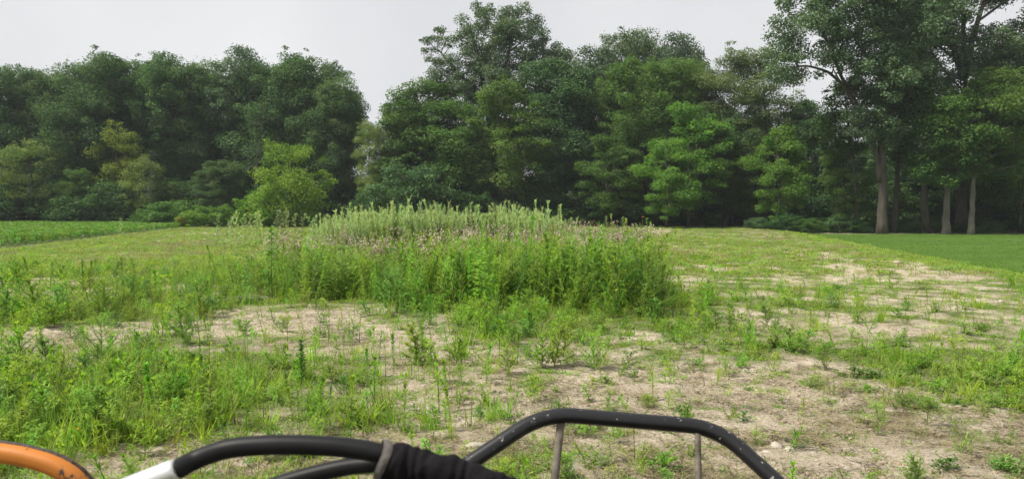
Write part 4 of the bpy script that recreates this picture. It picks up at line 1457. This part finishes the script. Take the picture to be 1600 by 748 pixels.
# weeds one can point at
x, y = at(424, 470)
plant('giant_weed', lobed(1.55, 'weed', 60, .2, .055), x, y, 1.0, 'tall broad-leaved weed rising alone above the left part of the thicket')
x, y = at(128, 478)
plant('spike_weed', spike_weed(.95), x, y, 1.0, 'dark green spike weed in the left midground')
x, y = at(43, 430)
plant('spike_weed', spike_weed(.55), x, y, 1.0, 'small dark spike weed near the left edge')
x, y = at(608, 492)
plant('dark_bush_weed', bushy(.75, 'weed_dark', 22, 60, .07, .035, .75, low=.02), x, y, 1.0, 'very dark green bushy weed at the front of the thicket')
x, y = at(208, 480)
plant('dark_bush_weed', bushy(.62, 'weed_dark', 20, 60, .05, .02, .7, low=.02), x, y, 1.0, 'dark green bushy weed left of the yellow broad-leaved plant')
x, y = at(1000, 496)
plant('dark_bush_weed', bushy(1.25, 'weed_dark', 26, 70, .06, .026, .55, low=.02), x, y, 1.0, 'dense dark green weed at the right end of the thicket')
x, y = at(955, 494)
plant('dark_bush_weed', bushy(1.5, 'weed_dark', 26, 66, .06, .026, .42, low=.02), x, y, 1.0, 'tallest dark green weed near the right end of the thicket')
x, y = at(1035, 496)
plant('feathery_weed', bushy(1.2, 'weed', 26, 80, .04, .010, .5, low=.02), x, y, 1.0, 'feathery light green weed, last at the right end of the thicket')
x, y = at(468, 606)
plant('spike_weed', spike_weed(.55, 'weed_dark', 170), x, y, 1.0, 'dark upright leafy weed in the near sand left of centre')
x, y = at(228, 650)
plant('spike_weed', spike_weed(.5, 'weed', 190), x, y, 1.0, 'bushy-topped green weed beside a bare patch at lower left')
x, y = at(682, 600)
plant('lush_weed', lobed(.5, 'weed', 34, .13, .026), x, y, 1.0, 'lush long-leaved weed in the centre foreground')
x, y = at(720, 560)
plant('lush_weed', grass_clump(60, .6, .014, 'grass', .08), x, y, 1.0, 'big bright grass clump in the centre foreground')
x, y = at(880, 560)
plant('lush_weed', bushy(.55, 'weed', 20, 50, .05, .014, .6), x, y, 1.0, 'bushy light green weed standing alone right of centre')
x, y = at(833, 528)
plant('lush_weed', bushy(.6, 'weed_dark', 18, 44, .05, .014, .55), x, y, 1.0, 'green bushy weed just left of the lone light green one')
x, y = at(150, 590)
plant('feathery_weed', bushy(.72, 'grass', 26, 80, .05, .008, .8, low=.02), x, y, 1.0, 'large feathery mound of fine weed at left')
x, y = at(740, 372)
plant('brown_shrub_weed', bushy(1.25, 'brown_weed', 22, 60, .08, .035, .6, smat='stem_brown'), onrow(740, 27.2), 27.2, 1.15, 'dark brown withered bush in front of the pale stand')
plant('brown_shrub_weed', bushy(1.1, 'brown_weed', 20, 50, .08, .03, .6, smat='stem_brown'), onrow(688, 27.6), 27.6, 1.1, 'smaller withered olive brown bush left of the dark one')
for k, (px, h) in enumerate(((883, 1.0), (905, 1.05), (930, 1.0), (868, .95), (945, .9))):
    plant('rusty_weed', bushy(h, 'red_weed', 14, 40, .06, .02, .5, smat='stem_brown'), onrow(px, 30.5), 30.5, 1.1, 'rusty withered weed on the mound, ' + ('second', 'third', 'fourth', 'leftmost', 'rightmost')[k] + ' of five', 'rusty weeds on the mound')
plant('leafy_weed', bushy(1.0, 'weed', 18, 50, .09, .03, .5), onrow(985, 26.5), 26.5, 1.0, 'bright green weed on top of the mound at its right end')

# umbels over the left field
um = [umbelweed(.45), umbelweed(.5), umbelweed(.4)]
for k in range(44):
    px, py = 120 + 350 * ((k * 5) % 22 + rr.random()) / 22, 375 + 30 * ((k * 7) % 4 + rr.random()) / 4
    x, y = at(px, py)
    plant('white_umbel_weed', um[k % 3], x, y, rr.uniform(.7, .95) if k % 2 else rr.uniform(1.05, 1.35), ('small ' if k % 2 else 'large ') + 'white-headed weed at the ' + phrase(py, (382, 390, 397), ('far', 'mid-far', 'mid-near', 'near')) + ' ' + phrase(px, (180, 240, 300, 360, 420), ('left end', 'left half', 'middle left', 'middle right', 'right half', 'right end')) + ' of the flowering patch', 'white flowering weeds of the left field')

# broad-leaved plant whose leaves can be picked apart
def broad_leaf_mesh():
    l = MB()
    n = 8
    a = np.linspace(-2.6, 2.6, n)
    rim = np.stack([np.sin(a) * .5 * (1 - .12 * np.abs(a)), .42 - .5 * np.cos(a) * 1.05 * (1 + .0 * a), -.10 * np.abs(np.sin(a)) + .03], -1)
    V = np.vstack([[0, 0, 0], rim, [0, 1.0, -.12]])
    V[:, 2] -= .18 * V[:, 1] ** 2
    idx = list(range(1, n + 1))
    Qs = []
    mid = n // 2
    V = np.vstack([[0, -.02, 0], [0, .33, .03], [0, .66, .0], [0, 1, -.14], [-.20, -.1, .02], [-.46, .22, -.03], [-.30, .66, -.05], [.20, -.1, .02], [.46, .22, -.03], [.30, .66, -.05]])
    Qs = [(0, 4, 5, 1), (1, 5, 6, 2), (2, 6, 3, 3), (0, 1, 8, 7), (1, 2, 9, 8), (2, 3, 9, 9)]
    Qs[2] = (2, 6, 3, 2)
    me = bpy.data.meshes.new('leaf')
    me.from_pydata(V.tolist(), [], [(0, 4, 5, 1), (1, 5, 6, 2), (2, 6, 3), (0, 1, 8, 7), (1, 2, 9, 8), (2, 3, 9)])
    me.update()
    at_ = me.attributes.new('var', 'FLOAT', 'POINT')
    at_.data.foreach_set('value', rng.uniform(.4, .9, 10).astype(np.float32))
    me.materials.append(M['lime_leaf'])
    return me


M['lime_leaf'] = leaf_mat('broad_lime_leaf', (.14, .24, .025), (.24, .34, .05), .4)
bl_me = broad_leaf_mesh()


def broad_plant(px, py, h, n, size, label):
    x, y = at(px, py)
    root = bpy.data.objects.new('broad_leaved_plant', None)
    sc.collection.objects.link(root)
    root.location = (x, y, float(gz(x, y)) - .01)
    tag(root, label, 'weed')
    s = MB()
    P = bent_stem(h, .1)
    tube(s, P, np.linspace(.008, .004, len(P)), 5)
    for k in range(n):
        t = .3 + .7 * k / max(1, n - 1)
        p = along(P, [t])[0]
        az = k * 2.4 + random.uniform(-.3, .3)
        e = p + np.array([math.cos(az), math.sin(az), .5]) * size * .6
        tube(s, bez(p, (p + e) / 2 + (0, 0, .02), e, 4), .003, 4)
        o = link('leaf', bl_me, root, e)
        o.rotation_euler = (random.uniform(-.5, .1), random.uniform(-.2, .2), az - 1.57)
        o.scale = (size * random.uniform(.75, 1.15),) * 3
    link('stem', s.mesh('stem', [M['stem_green']], True), root)


broad_plant(257, 478, .62, 8, .17, 'yellow green plant with big round leaves before the left thicket')
broad_plant(184, 490, .28, 5, .13, 'low plant with big yellow green leaves at the left sand edge')
broad_plant(640, 486, .45, 6, .12, 'plant with broad green leaves at the foot of the thicket front')
broad_plant(1062, 520, .2, 5, .10, 'small broad-leaved plant right of the thicket end')
broad_plant(485, 462, .5, 6, .15, 'broad-leaved light green plant left of the very dark bushy weed')

# pulled weed lying on the sand
x, y = at(352, 478)
l = MB()
s = MB()
for k in range(14):
    a0 = rng.uniform(-.5, .5) + (0 if k % 2 else math.pi)
    p0 = np.array([rng.normal(0, .3), rng.normal(0, .12), .03])
    e = p0 + np.array([math.cos(a0) * .5, math.sin(a0) * .3, rng.uniform(.02, .14)])
    B = bez(p0, (p0 + e) / 2 + (0, 0, .07), e, 5)
    tube(s, B, .004, 4)
    n = 26
    strips(l, along(B, rng.uniform(.1, 1, n)), leaf_dirs(n, -.1, .6), .11, .026, .3, 3, (.4, 1, .7, .1))
root = bpy.data.objects.new('uprooted_weed', None)
sc.collection.objects.link(root)
root.location = (x, y, float(gz(x, y)) + .03)
tag(root, 'silvery green uprooted weed lying flat on the sand edge', 'weed')
link('stem', s.mesh('stem', [M['stem_green']]), root)
link('leaves', l.mesh('leaves', [M['weed_silver']]), root)

# blossoms
def blossom(x, y, z, size, label):
    l, s = MB(), MB()
    a = np.arange(9) * .698
    d = np.stack([np.cos(a), np.sin(a), np.full(9, .45)], -1)
    strips(l, np.tile([0, 0, z], (9, 1)), d, size, size * .6, .2, 2, (.5, 1, .6))
    strips(l, np.tile([0, 0, z], (9, 1)), d * (1, 1, 0) + UP, size * .7, size * .6, .1, 2, (.5, 1, .6))
    tube(s, bez((0, 0, -.02), (.02, 0, z * .5), (0, 0, z), 5), .004, 4)
    root = bpy.data.objects.new('flower', None)
    sc.collection.objects.link(root)
    root.location = (x, y, float(gz(x, y)))
    tag(root, label, 'flower')
    link('stem', s.mesh('stem', [M['stem_green']]), root)
    link('petals', l.mesh('petals', [M['orange_bloom']]), root)


x, y = at(114, 706)
blossom(x, y, .16, .022, 'tiny orange flower among the grass at lower left')
blossom(onrow(1004, 27), 27, 1.42, .08, 'orange flower head on top of the mound at its right end')

# ---------------------------------------------------------------- stones
def stone(px, py, size, mat, label, flat=.6, group=None):
    b = MB()
    n, m = 9, 5
    V, Qs = [], []
    for i in range(m):
        ph = -.9 + 2.3 * i / (m - 1)
        for j in range(n):
            a = j / n * 6.283
            k = 1 + .28 * math.sin(a * 2 + size * 90 + ph) + rng.normal(0, .07)
            V.append((math.cos(a) * math.cos(ph) * k, math.sin(a) * math.cos(ph) * k * .75, math.sin(ph) * flat))
    for i in range(m - 1):
        for j in range(n):
            Qs.append((i * n + j, i * n + (j + 1) % n, (i + 1) * n + (j + 1) % n, (i + 1) * n + j))
    t = (m - 1) * n
    Qs += [(t, t + 1, t + 2, t + 3), (t, t + 3, t + 4, t + 5), (t, t + 5, t + 6, t + 7), (t, t + 7, t + 8, t + 8)][:3]
    Qs.append((t, t + 7, t + 8, t))
    Qs.pop()
    b.add(np.array(V) * size, Qs)
    x, y = at(px, py)
    o = link('stone', b.mesh('stone', [M[mat]], False), loc=(x, y, float(gz(x, y)) + size * .25))
    o.rotation_euler = (0, 0, rng.random() * 6)
    return tag(o, label, 'stone', group)


stone(742, 703, .075, 'stone_white', 'pale flat stone beside the left leg of the guard', .4)
stone(1218, 702, .07, 'stone_white', 'pale stone beside the dark burnt patch at lower right', .5)
stone(1240, 708, .06, 'stone', 'tan stone right of the pale stone at lower right', .5)
stone(1203, 712, .05, 'stone', 'small tan stone left of the pale stone at lower right', .5)
stone(1540, 456, .11, 'stone_white', 'pale stone near the right edge below the lawn', .6)
stone(1405, 412, .2, 'clod', 'reddish lump of earth near the lawn edge', .4)
stone(1352, 470, .06, 'stone', 'small grey stone on the patchy right ground', .6)
stone(1568, 474, .07, 'stone', 'small stone at far right below the pale one', .6)

# ---------------------------------------------------------------- the machine the photographer sits on
def steel(name, base, worn, lo, hi, rough=.45, scale=9, spec=.5, metal=0.0, stretch=(1, 1, 1)):
    m = rough_mat(name, [(lo, worn), (hi, base)], scale, 8, rough, .15, 60, metal, spec, stretch=stretch, bdist=.002)
    return m


M['black_tube'] = steel('chipped_black_paint', (.006, .006, .007), (.30, .29, .27), .33, .375, .36, 48)
M['rust_bar'] = rough_mat('dirty_steel', [(.3, (.05, .042, .032)), (.7, (.19, .165, .13))], 30, 8, .8, .4, 90, bdist=.003)
M['rubber'] = rough_mat('hose_rubber', [(.3, (.006, .006, .007)), (.7, (.011, .011, .012))], 20, 5, .5, .1, 200, spec=.18, bdist=.001)
M['ferrule'] = rough_mat('zinc_ferrule', [(.3, (.55, .56, .54)), (.7, (.72, .72, .70))], 25, 5, .42, .1, 90, metal=.75, spec=.5, bdist=.001)
M['sleeve'] = rough_mat('black_fabric', [(.3, (.004, .0035, .0045)), (.7, (.012, .0105, .013))], 30, 6, .85, .5, 300, spec=.12, bdist=.002)
M['cuff'] = rough_mat('grey_cuff', [(.3, (.06, .055, .05)), (.7, (.16, .145, .13))], 40, 6, .85, .5, 200, bdist=.003)
M['orange'] = steel('worn_orange_paint', (.44, .145, .012), (.03, .022, .016), .43, .455, .62, 17)
M['dark_plate'] = rough_mat('dark_plate', [(.3, (.02, .02, .02)), (.7, (.05, .045, .04))], 12, 6, .6, .3, 60)
M['tyre'] = rough_mat('tyre_rubber', [(.3, (.015, .015, .015)), (.7, (.04, .037, .033))], 12, 6, .85, .3, 60)


def cp(px, py, y):                            # point at distance y seen at that pixel of the photograph
    return np.array([(px - 800) / F * y, y, EYE - (py - HZ) / F * y])


machine = bpy.data.objects.new('compact_loader', None)
sc.collection.objects.link(machine)
machine.location = (0, 0, 0)
tag(machine, 'front of the work machine: orange arm, black hose and black tubular guard along the bottom', 'machine')

# tubular guard
g = MB()
def fillet(P, cut, n=10):
    """straight runs with rounded corners"""
    P = [np.asarray(p, float) for p in P]
    out = [P[0]]
    for a_, b_, c_, r_ in zip(P[:-2], P[1:-1], P[2:], cut):
        out += list(bez(b_ + nrm(a_ - b_) * r_, b_, b_ + nrm(c_ - b_) * r_, n))
    return np.array(out + [P[-1]])


gl, gr = cp(660, 777, 1.86), cp(1262, 797, 1.86)
path = fillet([(gl[0] - .02, 1.80, .98), gl, cp(850.5, 648.3, 2.0), cp(1125, 671.4, 2.0), gr, (gr[0] + .02, 1.80, .98)], [.06, .085, .085, .06])
tube(g, path, .0205, 14)
guard = link('guard_frame', g.mesh('guard_frame', [M['black_tube']], True), machine)


def bar(name, pts, wd, th, mat, parent):
    b = MB()
    P = np.asarray(pts, float)
    V, Qs = [], []
    for p in P:
        for (sx, sy) in ((-1, -1), (1, -1), (1, 1), (-1, 1)):
            V.append(p + np.array([sx * wd / 2, sy * th / 2, 0]))
    for k in range(len(P) - 1):
        for j in range(4):
            Qs.append((k * 4 + j, k * 4 + (j + 1) % 4, (k + 1) * 4 + (j + 1) % 4, (k + 1) * 4 + j))
    Qs += [(3, 2, 1, 0), tuple(range(len(V) - 4, len(V)))]
    b.add(V, Qs)
    return link(name, b.mesh(name, [M[mat]]), parent)


bar('guard_bar', [cp(879, 648, 1.999), cp(873, 700, 1.97), cp(867, 760, 1.93), cp(858, 880, 1.86)], .021, .006, 'rust_bar', guard)
bar('guard_bar', [cp(1093, 661, 1.999), cp(1094, 700, 1.97), cp(1096, 760, 1.93), cp(1099, 880, 1.86)], .015, .006, 'rust_bar', guard)

# hoses
Yh = .85
h1 = MB()
hp = smooth_path([cp(262, 742, Yh - .02), cp(300, 722, Yh), cp(350, 705, Yh), cp(410, 699, Yh), cp(480, 699, Yh), cp(545, 704, Yh), cp(610, 716, Yh), cp(700, 740, Yh)], 60)
tube(h1, hp, .0112, 16)
hose = link('hydraulic_hose', h1.mesh('hydraulic_hose', [M['rubber']], True), machine)
f1 = MB()
fp = np.array([cp(262, 742, Yh - .02), cp(240, 751, Yh - .022), cp(212, 762, Yh - .025), cp(185, 772, Yh - .03)])
d = nrm(fp[0] - fp[1])
fp2 = np.vstack([fp[0] + d * .006, fp[0] + d * .0055, fp[0], fp[1], fp[2], fp[3]])
tube(f1, fp2, [.0112, .0128, .0138, .0138, .0138, .0135], 16)
link('crimp_ferrule', f1.mesh('crimp_ferrule', [M['ferrule']], True), hose)
f2 = MB()
tube(f2, np.array([fp[3], fp[3] + (fp[3] - fp[2]) * 1.2, fp[3] + (fp[3] - fp[2]) * 2.5 + (0, 0, -.08), fp[3] + (-.12, .08, -.33)]), .0085, 10)
link('steel_pipe', f2.mesh('steel_pipe', [M['ferrule']], True), hose)
h2 = MB()
hp2 = smooth_path([cp(330, 800, Yh + .03), cp(420, 765, Yh + .03), cp(500, 742, Yh + .03), cp(560, 731, Yh + .028), cp(615, 731, Yh + .02), cp(700, 748, Yh + .02)], 50)
tube(h2, np.vstack([hp2[0] + (-.08, .1, -.2), hp2]), .0100, 14)
link('hydraulic_hose', h2.mesh('hydraulic_hose', [M['rubber']], True), machine)

# fabric sleeve round both hoses
sl = MB()
sp = smooth_path([cp(596, 723, Yh), cp(640, 731, Yh), cp(700, 747, Yh), cp(760, 767, Yh), cp(820, 793, Yh), cp(900, 825, Yh), cp(960, 880, Yh)], 110)
T = nrm(np.gradient(sp, axis=0))
na = 40
V = []
for k, p in enumerate(sp):
    u = nrm(np.cross(T[k], np.array([0, 1., 0])))
    v = np.cross(T[k], u)
    t = k / (len(sp) - 1)
    for j in range(na):
        a = j / na * 6.2832
        wr = .0042 * (vnoise(k * 1.0 + 5 * math.sin(a), 3 + 2.2 * math.cos(a), 5.5, 5) - .5) + .0030 * (vnoise(k * 1.0 - 7 * math.cos(a), 9 + 3 * math.sin(a), 3.1, 8) - .5) + .0016 * (vnoise(k * 1.0, a * 2, 1.7, 11) - .5)
        rr_ = .0205 + .0015 * min(1, t * 3) + wr + .0011 * math.sin(k * .8 + 2.4 * math.sin(k * .31) + .8 * math.sin(a * 2))
        V.append(p + rr_ * (math.cos(a) * u * 1.0 + math.sin(a) * v * .85))
Qs = [(k * na + j, k * na + (j + 1) % na, (k + 1) * na + (j + 1) % na, (k + 1) * na + j) for k in range(len(sp) - 1) for j in range(na)]
sl.add(V, Qs)
sleeve = link('fabric_sleeve', sl.mesh('fabric_sleeve', [M['sleeve']], True), machine)
cu = MB()
ck = 9
V = []
for k in range(ck):
    t = k / (ck - 1)
    p = sp[0] + (sp[6] - sp[0]) * (t - .35)
    u = nrm(np.cross(T[2], np.array([0, 1., 0])))
    v = np.cross(T[2], u)
    for j in range(na):
        a = j / na * 6.2832
        rr_ = .0222 + .0016 * math.sin(t * 3.14) + .0012 * (vnoise(k * 1.0, j * 1.0, 2.1, 15) - .5)
        V.append(p + rr_ * (math.cos(a) * u + math.sin(a) * v * .85) + T[2] * .003 * math.sin(a * 2))
cu.add(V, [(k * na + j, k * na + (j + 1) % na, (k + 1) * na + (j + 1) % na, (k + 1) * na + j) for k in range(ck - 1) for j in range(na)])
link('cuff', cu.mesh('cuff', [M['cuff']], True), sleeve)

# orange arm, a bent bar of rounded section
oa = MB()
Yo = 1.15
op = smooth_path([cp(-260, 694, Yo), cp(-120, 697, Yo), cp(0, 711, Yo), cp(45, 720, Yo), cp(82, 733, Yo), cp(112, 754, Yo), cp(132, 786, Yo), cp(140, 840, Yo), cp(142, 940, Yo)], 80)
T = nrm(np.gradient(op, axis=0))
V = []
ns = 16
for k, p in enumerate(op):
    u = nrm(np.cross(T[k], np.array([0, 1., 0])))
    v = np.cross(T[k], u)
    for j in range(ns):
        a = (j + .5) / ns * 6.2832
        ca, sa = math.cos(a), math.sin(a)
        q = (abs(ca) ** 4 + abs(sa) ** 4) ** -.25
        V.append(p + q * (ca * u * .0136 + sa * v * .018))
Qs = [(k * ns + j, k * ns + (j + 1) % ns, (k + 1) * ns + (j + 1) % ns, (k + 1) * ns + j) for k in range(len(op) - 1) for j in range(ns)]
oa.add(V, Qs)
link('orange_arm', oa.mesh('orange_arm', [M['orange']], True), machine)
# black rubber edge strip along its top
es = MB()
tube(es, np.array([op[k] + np.array([0, .004, 0]) + (np.cross(T[k], np.array([0, 1., 0])) * (-.0130 if np.cross(T[k], np.array([0, 1., 0]))[2] < 0 else .0130)) for k in range(len(op))]), .0036, 8)
link('edge_strip', es.mesh('edge_strip', [M['dark_plate']], True), machine)


def box(name, lo, hi, mat, bev=.03, parent=machine):
    b = MB()
    (x0, y0, z0), (x1, y1, z1) = lo, hi
    prof = [(z0, bev), (z0 + bev, 0), (z1 - bev, 0), (z1, bev)]
    V, Qs = [], []
    for (z, i) in prof:
        V += [(x0 + i + bev, y0 + i, z), (x1 - i - bev, y0 + i, z), (x1 - i, y0 + i + bev, z), (x1 - i, y1 - i - bev, z), (x1 - i - bev, y1 - i, z), (x0 + i + bev, y1 - i, z), (x0 + i, y1 - i - bev, z), (x0 + i, y0 + i + bev, z)]
    for k in range(3):
        for j in range(8):
            Qs.append((k * 8 + j, k * 8 + (j + 1) % 8, (k + 1) * 8 + (j + 1) % 8, (k + 1) * 8 + j))
    for b0, flip in ((0, True), (24, False)):
        for q in ((0, 1, 2, 3), (0, 3, 4, 7), (7, 4, 5, 6)):
            q = tuple(b0 + i for i in q)
            Qs.append(q[::-1] if flip else q)
    b.add(V, Qs)
    return link(name, b.mesh(name, [M[mat]]), parent)


box('hood', (-.52, .2, .52), (.62, 1.86, 1.02), 'dark_plate')
box('chassis', (-.62, -1.3, .30), (.72, 1.92, .515), 'dark_plate')
box('seat_base', (-.3, -1.0, .52), (.4, -.35, .95), 'dark_plate')
for sx in (-.86, .96):
    for sy in (-.75, 1.35):
        wmb = MB()
        prof = [(-.13, .18), (-.13, .36), (-.10, .40), (.10, .40), (.13, .36), (.13, .18)]
        nseg = 28
        V = [(xx, rr_ * math.cos(j / nseg * 6.2832), rr_ * math.sin(j / nseg * 6.2832)) for (xx, rr_) in prof for j in range(nseg)]
        Qs = [(k * nseg + j, k * nseg + (j + 1) % nseg, (k + 1) * nseg + (j + 1) % nseg, (k + 1) * nseg + j) for k in range(len(prof) - 1) for j in range(nseg)]
        wmb.add(V, Qs)
        for j in range(18):
            a = j / 18 * 6.2832
            c_, s_ = math.cos(a), math.sin(a)
            c2, s2 = math.cos(a + .16), math.sin(a + .16)
            wmb.add([(-.12, .385 * c_, .385 * s_), (.12, .385 * c_, .385 * s_), (.12, .43 * c_, .43 * s_), (-.12, .43 * c_, .43 * s_), (-.12, .385 * c2, .385 * s2), (.12, .385 * c2, .385 * s2), (.12, .43 * c2, .43 * s2), (-.12, .43 * c2, .43 * s2)],
                    [(3, 2, 6, 7), (0, 3, 7, 4), (1, 5, 6, 2), (0, 1, 2, 3), (4, 7, 6, 5)])
        wheel = link('wheel', wmb.mesh('wheel', [M['tyre']]), machine, (sx, sy, .42))
        rm = MB()
        prof = [(-.12, .19), (-.05, .17), (-.05, .06), (-.11, .05), (-.11, .0)] if sx < 0 else [(.12, .19), (.05, .17), (.05, .06), (.11, .05), (.11, .0)]
        V = [(xx, rr_ * math.cos(j / nseg * 6.2832), rr_ * math.sin(j / nseg * 6.2832)) for (xx, rr_) in prof for j in range(nseg)]
        Qs = [(k * nseg + j, k * nseg + (j + 1) % nseg, (k + 1) * nseg + (j + 1) % nseg, (k + 1) * nseg + j) for k in range(len(prof) - 1) for j in range(nseg)]
        rm.add(V, Qs)
        link('rim', rm.mesh('rim', [M['orange']]), wheel)
ax = MB()

# ---------------------------------------------------------------- hazy summer air
hz = MB()
hx0, hx1, hy0, hy1, hz0, hz1 = -1850, 1850, -1550, 2550, -1.6, 36
hz.add([(hx0, hy0, hz0), (hx1, hy0, hz0), (hx1, hy1, hz0), (hx0, hy1, hz0), (hx0, hy0, hz1), (hx1, hy0, hz1), (hx1, hy1, hz1), (hx0, hy1, hz1)],
       [(3, 2, 1, 0), (4, 5, 6, 7), (0, 1, 5, 4), (1, 2, 6, 5), (2, 3, 7, 6), (3, 0, 4, 7)])
hm, N, Lk = new_mat('hazy_air')
ho = N.new('ShaderNodeOutputMaterial')
pv = N.new('ShaderNodeVolumePrincipled')
pv.inputs['Color'].default_value = (.86, .93, 1.0, 1)
pv.inputs['Density'].default_value = .00027
pv.inputs['Anisotropy'].default_value = 0.0
Lk.new(pv.outputs[0], ho.inputs['Volume'])
tag(link('haze', hz.mesh('haze', [hm])), kind='stuff')
